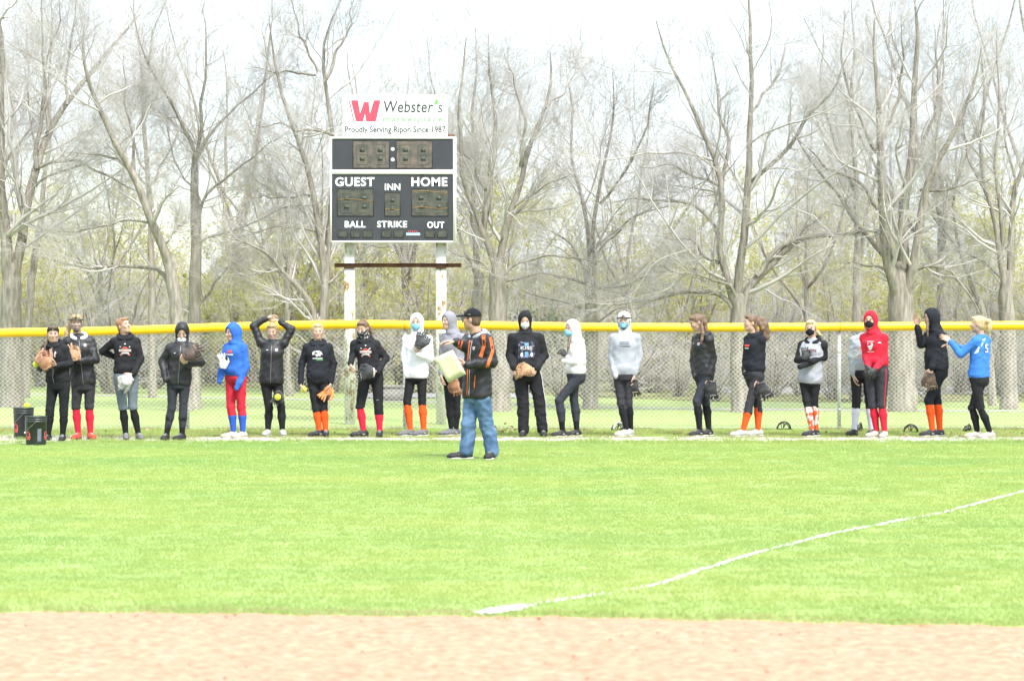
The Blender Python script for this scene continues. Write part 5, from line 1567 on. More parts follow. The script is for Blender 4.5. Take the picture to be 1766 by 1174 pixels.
    S['_'] = dict(el=el, wr=wr, sh=sh, kn=kn, hip=hip, s=s, f=f, u=u, root=root, top=top, org=org, to=to, pel=pel, neck=neck)
    return root

# ------------------------------------------------------------------ gloves and balls
def glove_fld(openk=1.0, curl=.25):
    """local axes: x across, y towards the finger tips, z out of the palm"""
    g = Fld(2)
    g.ell((0, .045, 0), (.085, .075, .034), k=.02).ell((0, -.015, -.004), (.058, .05, .034), k=.03)
    for i, x in enumerate((.012, .038, .062, .082)):
        b = np.array((x * .85 + .002, .085, -.004)); m = b + np.array(((x - .03) * .55, .070 - .007 * i, curl * .05)); t = m + np.array(((x - .03) * .45, .060 - .008 * i, curl * .14))
        g.chain([b, m, t], (.0200, .0180, .0150), .003)
    b = np.array((-.055, .02, .004)); m = np.array((-.092, .085, .02 + curl * .05)); t = np.array((-.085, .150, .03 + curl * .14))
    g.chain([b, m, t], (.030, .025, .019), .01)
    g.ell((0, .07, .052), (.062, .075, .038), k=.02, op='s')
    g.cone((0, -.09, 0), (0, -.02, 0), .040, .034, .006, 's')
    return g
GLOVE = {False: glove_fld(1, .25).mesh(.0098), True: glove_fld(1, .75).mesh(.0098)}
def glove(label, px, d, dy, ang, m, lace=LACEC, tilt=0., roll=0., palm=False, closed=False, size=1.0, webm=None, thumb_right=True, strapm=None):
    """ang: direction of the fingers in the picture, degrees (0 right, 90 up); palm: palm side towards the camera"""
    c = at(px[0], px[1], d) + np.array([0, dy, 0]); size = size * 1.12
    a, t, r = map(math.radians, (ang, tilt, roll))
    Y = nrm((math.cos(a) * math.cos(t), math.sin(t), math.sin(a) * math.cos(t)))
    Z0 = np.array([0, -1., 0]) if palm else np.array([0, 1., 0])
    Z0 = nrm(Z0 - Y * (Z0 @ Y)); X0 = np.cross(Y, Z0)
    Z = Z0 * math.cos(r) + X0 * math.sin(r); X = np.cross(Y, Z)
    if not thumb_right: X = -X
    M = np.stack([X, Y, Z]) * size
    def w(P): return (np.asarray(P, float) - (0, .06, 0)) @ M
    root = empty("softball_glove", tuple(c)); tag(root, label, "glove", "softball gloves held by the players")
    V, Q = GLOVE[closed]
    if not thumb_right: Q = Q[:, ::-1]
    obj("glove_shell", mesh_np("glove_shell", w(V), Q, m, True), root)
    web = MB(); cz = .045 if closed else .02
    for k in range(4):
        f_ = k / 3; a0 = np.array((-.086 + .004 * k, .075 + .075 * f_, .022 + cz * f_)); a1 = np.array((.006, .095 + .085 * f_, .004 + cz * f_ * .7))
        web.tube(w([a0, (a0 + a1) / 2 + np.array((0, .006, -.006)), a1]), .0085 * size, 6)
    web.obj("web", webm or m, root, True)
    for k in range(2):
        x = -.06 + .035 * k
        MB().tube(w([(x, .09, .012), (x + .004, .13, .024 + cz * .4), (x + .006, .175, .032 + cz * .7)]), .0085 * size, 6).obj("web_strap", webm or m, root, True)
    L = MB()
    for k in range(3):
        x = .026 + .024 * k
        L.tube(w([(x - .016, .150 - .006 * k, -.022), (x, .157 - .006 * k, -.026), (x + .018, .147 - .006 * k, -.020)]), .0032 * size, 5)
    L.tube(w([(-.065, -.005, .01), (-.05, -.03, -.02), (0, -.04, -.034), (.05, -.03, -.022), (.066, 0, .008)]), .0035 * size, 5)
    lo = L.obj("lacing", lace, root, True); lo["kind"] = "stuff"
    MB().tube(w([(-.058, -.02, -.008), (-.03, -.028, -.032), (0, -.03, -.040), (.03, -.028, -.034), (.058, -.02, -.010)]), .012 * size, 6).obj("wrist_strap", strapm or m, root, True)
    return root
def ball(label, c, group=None):
    root = empty("softball", tuple(c)); tag(root, label, "ball", group)
    n = 12; pr = [(max(.0005, .048 * math.sin(t)), -.048 * math.cos(t)) for t in np.linspace(0, math.pi, 9)]
    MB().lathe(pr, 16).obj("ball_cover", M_BALL, root, True)
    t = np.linspace(0, 6.283, 40); R_ = .0482
    P = np.stack([np.cos(t) + .35 * np.cos(3 * t), np.sin(t) - .35 * np.sin(3 * t), 1.0 * np.sin(2 * t)], -1); P = P / np.linalg.norm(P, axis=1, keepdims=True) * R_
    MB().tube(P, .0014, 4).obj("seam", M_SEAM, root)
    return root

# ================================================================== THE PLAYERS, left to right
GD = ground_d
P1 = dict(seed=1, d=GD(761.5), label="player in black hoodie and headband holding a brown glove beside the buckets", head=(91.5, 576), hd=(12, 4), neck=(95, 593), yaw=-18, pel=(101, 661), hw=.085,
    el=[(72, 634, -.06), (122, 627, -.04)], wr=[(80, 634, -.26), (103, 630, -.26)], kn=[(86, 707), (110, 709)], an=[(83, 752), (108, 752)], toe=(-15, 5),
    hair=DKBROWN, headband=True, locks=[('p', [(84, 583, .06), (79, 596, -.06), (78, 612, -.12)], (.022, .018, .012))], wisps=26,
    top=dict(hem=662, mat=BLACK, strings=CHAR, zip=M_METAL), prints=[('bar', .06, .78, .03), ('quad', .05, .062, -.05, .03, .76, M_WPRINT, 0, .003, 'print_vertical', 2, 5)], pants=dict(hem=719, mat=PANT, fit='tight', w=1.03), sock=BLACKSOCK, shoe=(M_SHOEBLK, M_SOLEW),
    hand=[((.2, -.3, .2), (1, 0, 0), .6), ((-.6, -.3, .3), (0, .3, .6), .5)])
P2 = dict(seed=2, d=GD(761.5) + .55, k=1.02, label="tall blond player in black jacket and face guard with red socks", head=(131.5, 557), hd=(8, 6), neck=(136, 579), yaw=8, pel=(144, 661), sw=.155,
    el=[(115, 622, -.02), (166, 620, -.05)], wr=[(126, 622, -.25), (143, 622, -.24)], kn=[(131, 702), (154, 702)], an=[(135, 749), (156, 749)], toe=(-12, 25),
    hair=BLOND, guard=True, vol=1.06, locks=[('h', [(-.05, -.06, .03), (-.10, -.05, -.05), (-.125, -.02, -.14), (-.13, .02, -.22), (-.12, .03, -.29)], (.045, .045, .042, .034, .016))],
    top=dict(hem=664, mat=BLACKSHELL, fit='jacket', name='jacket', hoodmat=WHITE, sl=1.12, w=1.03, zip=M_METAL), prints=[('crest', .075, .80)], pants=dict(hem=706, mat=DGREY, fit='knee'), sock=REDSOCK, shoe=(M_SHOERED, M_SOLEB),
    hand=[((.6, -.2, .4), (0, .5, .5), .6), ((-.5, -.2, .6), (0, .5, .5), .4)])
P3 = dict(seed=3, d=GD(758.5), label="player with hair bun, hand on hip and grey blue leggings holding a white glove", head=(214, 562), hd=(48, -14, 6), neck=(216, 580), yaw=6, pel=(217, 648), hw=.09,
    el=[(176, 606, .06), (243, 618, -.02)], wr=[(198, 617, .14), (233, 645, -.17)], kn=[(212, 703), (229, 702)], an=[(217, 747), (239, 747)], toe=(10, 22),
    hair=REDBLOND, style='bun', bun=(-.01, -.085, .085), top=dict(hem=646, mat=BLACK), prints=[('bats', .64)], pants=dict(hem=707, mat=BLUEGREY, fit='tight', w=1.08, hw=1.06), sock=BLACKSOCK, shoe=(M_SHOEGREY, M_SOLEB),
    hand=[((.9, .2, -.2), (0, 1, 0), .4), ((-.8, -.2, -.5), (0, .5, .5), .5)])
P4 = dict(seed=4, d=GD(759.5), label="player in black hood and long black jacket looking down at a dark brown glove", head=(314, 573), hd=(4, 26), neck=(313, 590), yaw=4, pel=(308, 660),
    el=[(280, 622, .02), (347, 624, -.04)], wr=[(286, 648, -.10), (326, 628, -.24)], kn=[(296, 703), (316, 703)], an=[(287, 747), (314, 748)], toe=(-8, -28),
    hair=DKBROWN, hood_up=True, mask='chin', maskmat=M_MASKW, top=dict(hem=663, mat=BLACKSHELL, fit='jacket', name='jacket', sl=1.12, w=1.04, zip=M_METAL), prints=[('bar', -.075, .74, .022), ('crest', .055, .70)], pants=dict(hem=738, mat=CHAR, fit='tight'), sock=BLACKSOCK, shoe=(M_SHOEBLK, M_SOLEB), shoemark=False,
    hand=['sleeve', ((-.5, -.3, .6), (0, .5, .5), .5)])
P5 = dict(seed=5, d=GD(756), label="player in royal blue hoodie and red pants facing left", head=(401, 574), hd=(-48, 6), neck=(406, 591), yaw=-34, pel=(407, 650), sw=.14,
    el=[(386, 618, -.02), (425, 630, -.06)], wr=[(381, 650, -.08), (413, 662, -.14)], kn=[(398, 702), (416, 702)], an=[(403, 744), (419, 746)], toe=(-58, -42),
    hair=LTBROWN, hood_up=True, hv=1.03, top=dict(hem=648, mat=BLUE, sl=1.08), prints=[('quad', -.07, .06, -.02, .0, .68, M_WPRINT, .01), ('poly', [(-.06, .005), (-.02, .05), (.03, .055), (.055, .01), (.0, .02)], .68, M_RPRINT)], pants=dict(hem=717, mat=REDP, fit='knee', name='softball_pants'), sock=BLUESOCK, shoe=(M_SHOECREAM, M_SOLEW), shoemark=False, hand=['sleeve', 'sleeve'])
P6 = dict(seed=6, d=GD(752), label="player in black jacket with both arms raised tying her hair", head=(469, 571), hd=(0, 14), neck=(470, 590), yaw=0, pel=(468, 655), sh=[(-.01, 0, .06), (.01, 0, .05)],
    el=[(437, 562, .04), (502, 568, .04)], wr=[(459, 549, .06), (482, 554, .06)], kn=[(464, 704), (485, 704)], an=[(462, 743), (487, 743)], toe=(-12, 12),
    hair=BLOND, style='bun', bun=(.01, -.06, .13), top=dict(hem=661, mat=BLACKSHELL, fit='jacket', name='jacket', collar='stand', sl=1.1, w=1.06, zip=M_METAL), prints=[('bar', -.06, .80, .028), ('crest', .07, .79)], pants=dict(hem=738, mat=PANT, fit='tight'), sock=BLACKSOCK, shoe=(M_SHOEWHT, M_SOLEW), shoemark=False,
    hand=[((.7, .1, .35), (0, 0, -1), .5), ((-.7, .1, .3), (0, 0, -1), .5)])
P7 = dict(seed=7, d=GD(753), label="blond player in navy hoodie with white emblem holding a ball and orange glove", head=(548, 572), hd=(8, 2), neck=(548, 590), yaw=2, pel=(549, 652),
    el=[(520, 626, .03), (575, 626, .03)], wr=[(519, 661, -.03), (571, 660, -.03)], kn=[(545, 702), (558, 702)], an=[(551, 743), (562, 743)], toe=(-48, 4),
    hair=PALEBLOND, vol=1.0, top=dict(hem=656, mat=NAVY, strings=CHAR), prints=[('poly', [(-.075, -.005), (-.07, .035), (-.03, .055), (.03, .055), (.06, .03), (.07, -.005), (.045, .005), (.04, -.03), (.015, -.015), (-.015, -.035), (-.03, -.0)], .66, M_WPRINT), ('poly', [(-.045, .02), (-.02, .035), (.01, .02), (-.02, .01)], .66, NAVY, .0045), ('quad', -.07, .07, -.06, -.045, .66, M_WPRINT, 0), ('quad', -.02, .075, -.082, -.070, .66, M_GPRINT, 0)],
    pants=dict(hem=711, mat=PANT, fit='knee', name='softball_pants', w=.95), sock=ORANGE, shoe=(M_SHOEBLK, M_SOLEB), hand=[((.1, -.1, -1), (1, 0, 0), .7, (0, -1, 0)), ((-.2, -.1, -1), (-1, 0, 0), .4, (0, -1, 0))])
P8 = dict(seed=8, d=GD(753.5), k=1.03, label="player in black hoodie and patterned neck gaiter with red socks", head=(625, 566), hd=(-18, 18), neck=(630, 585), yaw=-8, pel=(640, 646), hw=.085,
    el=[(608, 612, .02), (666, 617, .0)], wr=[(606, 627, -.14), (652, 641, -.20)], kn=[(621, 702), (653, 704)], an=[(627, 742), (655, 743)], toe=(-66, -2),
    hair=LTBROWN, locks=[('h', [(.03, -.09, .03), (.07, -.11, -.06), (.10, -.08, -.17)], (.035, .030, .015))], mask='gaiter', maskmat=M_GAITER, top=dict(hem=649, mat=BLACK), prints=[('bats', .64)], pants=dict(hem=(704, 715), mat=PANT, fit='tight', w=1.10, hw=1.05, swoosh=1), sock=REDSOCK, shoe=(M_SHOEBLK, M_SOLEB),
    hand=[((.1, -.2, -.8), (1, 0, 0), .7, (0, -1, 0)), ((-.9, -.2, -.1), (0, .5, .6), .4)])
P9 = dict(seed=9, d=GD(752), k=1.03, label="player in white hoodie and blue face mask raising a black glove", head=(718.5, 557), hd=(-8, 2), neck=(720, 577), yaw=-10, pel=(718, 646), hw=.075,
    el=[(698, 612, .03), (742, 618, -.02)], wr=[(701, 640, -.05), (722, 610, -.24)], kn=[(702, 692), (728, 692)], an=[(708, 738), (731, 738)], toe=(-62, -48),
    hair=DKBROWN, hood_up=True, mask='cloth', maskmat=M_MASKB, top=dict(hem=652, mat=WHITE, w=1.0, sl=1.08, wr=.55), pants=dict(hem=700, mat=PANT, fit='tight', name='softball_pants', w=.96), sock=ORANGE, shoe=(M_SHOEGREY, M_SOLEW),
    hand=['sleeve', ((.1, -.1, 1), (-.5, .5, 0), .4)])
P10 = dict(seed=10, d=GD(751), k=1.04, label="player in grey hood and black leggings half hidden behind the coach", head=(773, 554), hd=(-46, 2), neck=(781, 574), yaw=-32, pel=(781, 648), hw=.075,
    el=[(763, 618, .0), (802, 612, .0)], wr=[(761, 645, -.08), (788, 640, -.15)], kn=[(775, 700), (787, 699)], an=[(779, 741), (786, 741)], toe=(-62, -58),
    hair=LTBROWN, hood_up=True, top=dict(hem=642, mat=MGREY), pants=dict(hem=738, mat=PANT, fit='tight', w=.95), sock=BLACKSOCK, shoe=(M_SHOEGREY, M_SOLEW), hand=[((0, -.1, -1), (1, 0, 0), .5, (0, -1, 0)), None])
def coach_extra(c):
    to, top, org, sh, el, s, f, u = (c[k] for k in ('to', 'top', 'org', 'sh', 'el', 's', 'f', 'u'))
    wr = c['wr']; pel, neck = c['pel'], c['neck']
    def strip(pts, dr, w, m, name, wd=None):
        P = march(top, np.array(pts), dr, .004); t = np.gradient(P, axis=0); n = np.cross(t, dr); n = n / (np.linalg.norm(n, axis=1, keepdims=True) + 1e-9)
        a, b = march(top, P - n * w, dr, .004, .05), march(top, P + n * w, dr, .004, .05); V = np.stack([a, b], 1).reshape(-1, 3)
        obj(name, mesh_np(name, V - org, np.array([(2 * q, 2 * q + 1, 2 * q + 3, 2 * q + 2) for q in range(len(pts) - 1)]), m, True), to)
    cam_ = np.array([0, -1., 0])
    ln = lambda a, b, n=16: [np.asarray(a) + (np.asarray(b) - np.asarray(a)) * t for t in np.linspace(0, 1, n)]
    ax = lambda px, py, dy=0.: at(px, py, c['d']) + np.array([0, dy, 0])
    strip(ln(ax(834, 577), ax(835, 594), 8) + ln(ax(835, 596), ax(829, 615), 8), cam_, .021, M_ORNG, "sleeve_stripe")
    strip(ln(ax(846, 581), ax(850, 602), 8) + ln(ax(850, 604), ax(840, 634), 10), cam_, .018, M_ORNG, "sleeve_stripe")
    strip(ln(ax(796, 585), ax(792, 603), 8), cam_, .024, M_ORNG, "sleeve_stripe")
    strip(ln(ax(820, 646), ax(818, 668), 8), cam_, .006, M_ORNG, "pocket_piping")
    zz = np.linspace(.90, -.02, 18); P = pel[None] + (neck - pel)[None] * zz[:, None]
    MB().tube(march(top, P, f, .004) - org, .008, 5).obj("front_piping", M_ORNG, to)
    MB().tube(march(top, P + s * .035, f, .004) - org, .006, 5).obj("front_lining", GREY, to)
P11 = dict(seed=11, d=GD(791.5), k=1.06, male=True, label="coach in black jacket with orange stripes and jeans pointing at the players", head=(813, 551), hd=(-105, 2), neck=(824, 576), yaw=-52, pel=(823, 680), sw=.175, hw=.09, hk=1.06, skin=SKIN3,
    el=[(801, 597, -.02), (849, 624, -.16)], wr=[(786, 589, -.14), (806, 628, -.34)], kn=[(808, 731), (839, 731)], an=[(804, 782), (849, 782)], toe=(-82, -18),
    hair=DKBROWN, cap=True, glasses=True, showhair=True, wisps=0, top=dict(hem=687, mat=BLACKSHELL, fit='jacket', name='team_jacket', hoodmat=GREY, sl=1.28, w=1.12, tilt=0), pants=dict(hem=793, mat=JEANS, fit='jeans', name='jeans', w=.98, hw=.98), shoe=(M_SHOEBLK, M_SOLEW), extra=coach_extra, prints=[('crest', .08, .76)],
    hand=[((-.9, -.15, .05), (0, 0, -1), .32, (0, -1, .3)), ((-.9, -.1, -.05), (0, .6, .4), .35, (0, 0, 1))])
P12 = dict(seed=12, d=GD(753), k=1.07, label="broad player in black hood with printed band shirt and white striped track pants", head=(905.5, 553), hd=(0, 14), neck=(907, 574), yaw=0, pel=(910, 646), sw=.175, hw=.095,
    el=[(880, 613, .04), (938, 613, .04)], wr=[(887, 634, -.18), (925, 634, -.18)], kn=[(902, 695), (931, 695)], an=[(903, 743), (936, 743)], toe=(-8, 6),
    hair=REDBLOND, hood_up=True, mask='cloth', maskmat=M_MASKW, top=dict(hem=640, mat=BLACK, w=1.10, sl=1.22), prints=[('quad', -.115, .115, -.125, .10, .62, M_VIOLET, 0, .003, 'print_picture', 8, 8), ('text', 'KISS', .165, .048, .645, M_WPRINT, dict(bold=.02, off=.006)), ('quad', -.03, .03, .03, .075, .64, M_TEAL, 0, .005), ('quad', -.025, .025, -.115, -.04, .62, M_TEAL, .0, .005), ('poly', [(-.09, -.085), (-.075, -.05), (-.05, -.055), (-.05, -.1), (-.075, -.11)], .62, M_WPRINT, .005), ('poly', [(.05, -.085), (.06, -.05), (.085, -.055), (.09, -.1), (.065, -.11)], .62, M_WPRINT, .005)],
    pants=dict(hem=746, mat=BLACK, fit='loose', name='track_pants', w=.98, hw=1.1, stripe=(1, lambda s, f: s * .9 + f * .35, M_WPRINT, .011)), shoe=(M_SHOEBLK, M_SOLEB), shoemark=False,
    hand=[((.4, -.2, -.8), (0, .6, .2), .5, (0, -1, 0)), ((-.5, -.2, -.7), (0, .5, .3), .5)])
P13 = dict(seed=13, d=GD(753), label="player in cropped cream hooded jacket and blue mask with folded arms and bent knee", head=(986, 568), hd=(-52, 2), neck=(994, 588), yaw=-64, pel=(993, 646), sw=.135, hw=.07,
    el=[(990, 622, .12), (1004, 623, -.10)], wr=[(980, 617, -.04), (979, 622, -.20)], kn=[(990, 690, .06), (964, 690, -.1)], an=[(995, 738, .06), (970, 737, -.06)], toe=(-62, -52),
    hair=LTBROWN, hood_up=True, locks=[('p', [(982, 585, -.10), (980, 598, -.14), (978, 608, -.15)], (.022, .018, .010))], mask='cloth', maskmat=M_MASKB, top=dict(hem=645, mat=CREAM, name='hooded_jacket', wr=.55), pants=dict(hem=727, mat=CHAR, fit='tight', w=1.06), sock=BLACKSOCK, shoe=(M_SHOEBLK, M_SOLEW),
    hand=['sleeve', 'sleeve'])
P14 = dict(seed=14, d=GD(752), k=1.05, label="player in white helmet with face guard and pale grey hoodie", head=(1076, 554), hd=(-10, 0), neck=(1078, 574), yaw=-4, pel=(1076, 645), hw=.07,
    el=[(1056, 616, .04), (1102, 613, .03)], wr=[(1060, 642, -.10), (1093, 645, -.04)], kn=[(1071, 694), (1084, 694)], an=[(1081, 738, -.06), (1088, 738, .08)], toe=(-58, -22),
    hair=BLOND, guard=True, hood_up=True, hv=.98, mask='cloth', maskmat=M_MASKB, masklow=.012, top=dict(hem=646, mat=LGREY, hoodmat=WHITE, w=1.02, sl=1.1, wr=.6), prints=[('quad', -.07, .07, .03, .042, .72, M_GREYPRINT, 0), ('quad', -.065, .065, .004, .020, .72, M_GREYPRINT, 0), ('quad', -.08, .08, -.020, -.010, .72, M_GREYPRINT, 0), ('quad', -.04, .08, -.034, -.027, .72, M_GREYPRINT, 0)],
    pants=dict(hem=708, mat=DGREY, fit='knee', name='softball_pants', w=.9), sock=BLACKSOCK, shoe=(M_SHOEWHT, M_SOLEW), shoemark=False, hand=['sleeve', ((.0, -.1, -1), (-1, 0, 0), .4, (0, -1, 0))])
P15 = dict(seed=15, d=GD(752), k=1.05, label="brown haired player in black jacket looking down with black leggings", head=(1201, 556), hd=(-72, 24), neck=(1212, 577), yaw=-58, pel=(1213, 646), sw=.145, hw=.07,
    el=[(1197, 622, .08), (1229, 619, -.04)], wr=[(1198, 642, -.02), (1223, 650, -.10)], kn=[(1217, 691, .05), (1201, 691, -.08)], an=[(1223, 738, .05), (1206, 738, -.06)], toe=(-52, -46),
    hair=LTBROWN, locks=[('h', [(0, -.085, .055), (.04, -.115, .03), (.07, -.095, -.06), (.085, -.05, -.15), (.085, -.01, -.21)], (.03, .032, .032, .026, .012)), ('p', [(1209, 560, -.09), (1211, 574, -.13), (1209, 586, -.155), (1207, 594, -.16)], (.024, .026, .020, .008))], top=dict(hem=647, mat=BLACKSHELL, fit='jacket', name='jacket', sl=1.12), prints=[('bar', -.05, .78, .02), ('crest', .07, .76)], pants=dict(hem=700, mat=CHAR, fit='tight', w=1.02), sock=BLACKSOCK, shoe=(M_SHOEBLK, M_SOLEW),
    hand=['sleeve', ((.0, -.1, -1), (-.6, .6, 0), .4, (-1, 0, 0))])
P16 = dict(seed=16, d=GD(752.5), k=1.04, label="player with long curly ponytail stepping left in navy hoodie and orange socks", head=(1294, 557), hd=(-74, 0), neck=(1302, 577), yaw=-54, pel=(1300, 645), sw=.14, hw=.072,
    el=[(1287, 622, .08), (1312, 619, -.06)], wr=[(1284, 638, -.02), (1307, 652, -.10)], kn=[(1307, 694, .05), (1292, 695, -.06)], an=[(1308, 740, .05), (1280, 740, -.08)], toe=(-72, -64),
    hair=LTBROWN, locks=[('h', [(0, -.09, .06), (.02, -.16, .05), (.04, -.21, -.03), (.03, -.235, -.12), (.04, -.23, -.20), (.03, -.20, -.27)], (.034, .044, .050, .048, .038, .014)), ('h', [(.03, -.11, .02), (.06, -.16, -.08), (.05, -.19, -.18), (.06, -.24, -.24)], (.035, .036, .030, .012)), ('h', [(.05, -.06, -.05), (.075, -.08, -.12), (.07, -.07, -.19)], (.026, .022, .010))], wisps=60, top=dict(hem=641, mat=NAVY), prints=[('quad', -.06, .04, .0, .03, .70, M_RPRINT, .01), ('quad', -.05, .03, -.03, -.015, .70, M_WPRINT, 0)],
    pants=dict(hem=714, mat=DGREY, fit='knee', name='softball_pants', w=.96), sock=ORANGE, shoe=(M_SHOEWHT, M_SOLEW), shoemark=False, hand=['sleeve', ((.1, -.1, -1), (-.6, .6, 0), .4, (-1, 0, 0))])
P17 = dict(seed=17, d=GD(752.5), label="blond player in black mask and grey sweatshirt with black sleeves, arms crossed", head=(1398, 566), hd=(-16, 4), neck=(1402, 586), yaw=-24, pel=(1397, 655), sw=.15, hw=.075,
    el=[(1376, 620, -.02), (1420, 615, -.04)], wr=[(1392, 622, -.22), (1382, 629, -.24)], kn=[(1391, 690), (1404, 690)], an=[(1400, 738, -.04), (1408, 739, .06)], toe=(-52, -38),
    hair=PALEBLOND, locks=[('h', [(.03, -.08, -.02), (.09, -.08, -.07), (.16, -.05, -.11)], (.032, .026, .012))], wisps=50, mask='cloth', maskmat=M_MASKK, top=dict(hem=661, mat=GREY, smat=BLACK, hoodmat=BLACK, w=1.04, sl=1.05), prints=[('text', 'RIPON', .19, .042, .74, M_MAROON, dict(bold=.03))], pants=dict(hem=703, mat=PANT, fit='tight', name='softball_pants'), sock=M_TIEDYE, shoe=(M_SHOEBLK, M_SOLEW),
    hand=['sleeve', 'sleeve'])
P18 = dict(seed=18, d=GD(751.5), k=1.03, label="player in grey shirt and white socks standing hidden behind the red hoodie", head=(1499, 560), hd=(-20, 0), neck=(1492, 578), yaw=-14, pel=(1487, 643), hw=.08,
    el=[(1469, 615, .02), (1513, 615, .05)], wr=[(1471, 646, -.05), (1492, 612, -.18)], kn=[(1477, 692), (1499, 692)], an=[(1473, 738), (1504, 739, .05)], toe=(-38, -20),
    hair=LTBROWN, top=dict(hem=639, mat=LGREY, collar='crew', name='long_sleeved_shirt'), pants=dict(hem=704, mat=PANT, fit='knee', name='softball_pants'), sock=WHITESOCK, shoe=(M_SHOEBLK, M_SOLEB), hand=[((.15, -.1, -1), (1, 0, 0), .4, (0, -1, 0)), None])
P19 = dict(seed=19, d=GD(755), k=1.03, label="player in bright red hood and black mask with red socks", head=(1501, 553), hd=(-24, 0), neck=(1507, 574), yaw=-34, pel=(1512, 640), sw=.15, hw=.085,
    el=[(1494, 616, .0), (1524, 617, -.06)], wr=[(1494, 634, -.20), (1504, 637, -.24)], kn=[(1506, 698, .04), (1520, 698, -.03)], an=[(1513, 743, .06), (1525, 744, -.03)], toe=(-55, -22),
    hair=LTBROWN, hood_up=True, mask='cloth', maskmat=M_MASKK, top=dict(hem=632, mat=RED), prints=[('poly', [(-.05, .03), (.035, .035), (.04, .0), (.01, -.06), (-.02, -.07), (-.04, -.02)], .68, M_WPRINT), ('quad', -.06, .045, .05, .058, .68, M_WPRINT, 0), ('quad', -.055, .045, -.092, -.085, .68, M_WPRINT, 0), ('poly', [(.10, .01), (.125, .03), (.145, .005)], .72, M_WPRINT)],
    pants=dict(hem=704, mat=DGREY, fit='tight', name='softball_pants', w=1.10, hw=1.02, stripe=(1, lambda s, f: s * .75 + f * .45, RED, .006), stripe_end=.85), sock=REDSOCK, shoe=(M_SHOECREAM, M_SOLEW), shoemark=False,
    hand=[((.4, -.3, -.5), (0, .6, 0), .7), ((-.6, -.2, -.4), (0, .6, 0), .7)])
P20 = dict(seed=20, d=GD(752.5), k=1.06, label="player in dark navy hood raising one hand with a mottled glove", head=(1605, 548), hd=(-76, 4), neck=(1613, 570), yaw=-60, pel=(1616, 640), sw=.14, hw=.07,
    el=[(1590, 594, .06), (1614, 610, -.10)], wr=[(1582, 563, .0), (1603, 635, -.16)], kn=[(1617, 688, .06), (1600, 690, -.06)], an=[(1622, 738, .05), (1607, 738, -.05)], toe=(-55, -70),
    hair=BROWN, hood_up=True, locks=[('p', [(1598, 556, -.06), (1597, 568, -.12), (1597, 580, -.14)], (.024, .020, .012))], glasses=True, top=dict(hem=641, mat=NAVY, belly=.03, sl=1.08), pants=dict(hem=698, mat=NAVY, fit='knee', name='softball_pants', w=.98), sock=ORANGE, shoe=(M_SHOEBLK, M_SOLEW),
    hand=[((-.25, -.1, 1), (-.3, -1, 0), .15, (1, 0, 0)), ((-.3, -.1, -1), (0, .8, 0), .5, (-1, 0, 0))])
P21 = dict(seed=21, d=GD(756), k=.99, label="blond player in bright blue jersey number 5 reaching towards her neighbour's back", head=(1686, 559), hd=(-108, 2), neck=(1692, 579), yaw=-132, pel=(1688, 651), sw=.145, hw=.075,
    el=[(1662, 603, .16), (1656, 611, -.06)], wr=[(1645, 595, .02), (1638, 589, -.02)], kn=[(1678, 704, .05), (1690, 704, -.04)], an=[(1687, 744, .05), (1707, 744, -.04)], toe=(-80, -74),
    hair=PALEBLOND, locks=[('h', [(0, -.09, .06), (.0, -.15, .03), (.0, -.16, -.06), (-.01, -.14, -.15)], (.030, .036, .036, .018))], wisps=40, top=dict(hem=654, mat=BLUE2, collar='crew', name='jersey', w=1.0, sl=1.05),
    prints=[('text', '5', .085, .13, .70, M_SHOEBLK, dict(back=True, x=-.03, bold=.05, off=.004)), ('text', '5', .070, .115, .70, M_WPRINT, dict(back=True, x=-.03, bold=.01, off=.006))],
    pants=dict(hem=706, mat=PANT, fit='knee', name='softball_pants'), sock=BLACKSOCK, shoe=(M_SHOECREAM, M_SOLEW), shoemark=False,
    hand=[((-.9, 0, .1), (0, 0, -1), .3, (0, -1, 0)), ((-.7, .1, .5), (0, .6, -.4), .3, (0, 0, 1))])
PEOPLE = [P1, P2, P3, P4, P5, P6, P7, P8, P9, P10, P11, P12, P13, P14, P15, P16, P17, P18, P19, P20, P21]
for p_ in PEOPLE: person(p_)
def jersey_flash():
    c = P21['_']; d = P21['d']
    pts = [at(1692, 585, d), at(1684, 598, d), at(1677, 610, d)]
    P = march(c['top'], np.array(pts), np.array([0, -1., 0]), .004); a = march(c['top'], np.array(pts) + np.array([.05, 0, .02]), np.array([0, -1., 0]), .004)
    V = np.stack([P, a], 1).reshape(-1, 3)
    obj("shoulder_flash", mesh_np("shoulder_flash", V - c['org'], np.array([(2 * q, 2 * q + 1, 2 * q + 3, 2 * q + 2) for q in range(2)]), M_WPRINT), c['to'])
jersey_flash()

# gloves, each held by its player
glove("brown leather glove of the headband player beside the buckets", (84, 623), P1['d'], -.32, 120, BRN, roll=-15, size=1.0, closed=True)
glove("tan leather glove held up against the black jacket of the face guard player", (133, 610), P2['d'], -.30, 100, TAN, size=.86, roll=20)
glove("white leather glove resting on grey blue leggings", (222, 655), P3['d'], -.26, 205, WHTL, size=.92, roll=25, closed=True, thumb_right=False)
glove("dark brown glove held to the chest of the black hooded player", (334, 609), P4['d'], -.30, 25, DKBRN, size=.9, roll=-10, closed=True)
glove("black and white glove tucked under the blue sleeve", (388, 625), P5['d'], -.16, 80, WHTL, webm=BLKL, size=.72, roll=30, lace=M_LACE)
glove("small black glove with tan laces hanging between the knees of the hair tying player", (481, 683), P6['d'], -.13, 265, BLKL, size=.72, palm=True, lace=LACEC)
glove("orange and black glove on the hand of the navy hoodie player", (566, 676), P7['d'], -.06, 245, ORGL, webm=BLKL, size=.78, palm=True, strapm=BLKL)
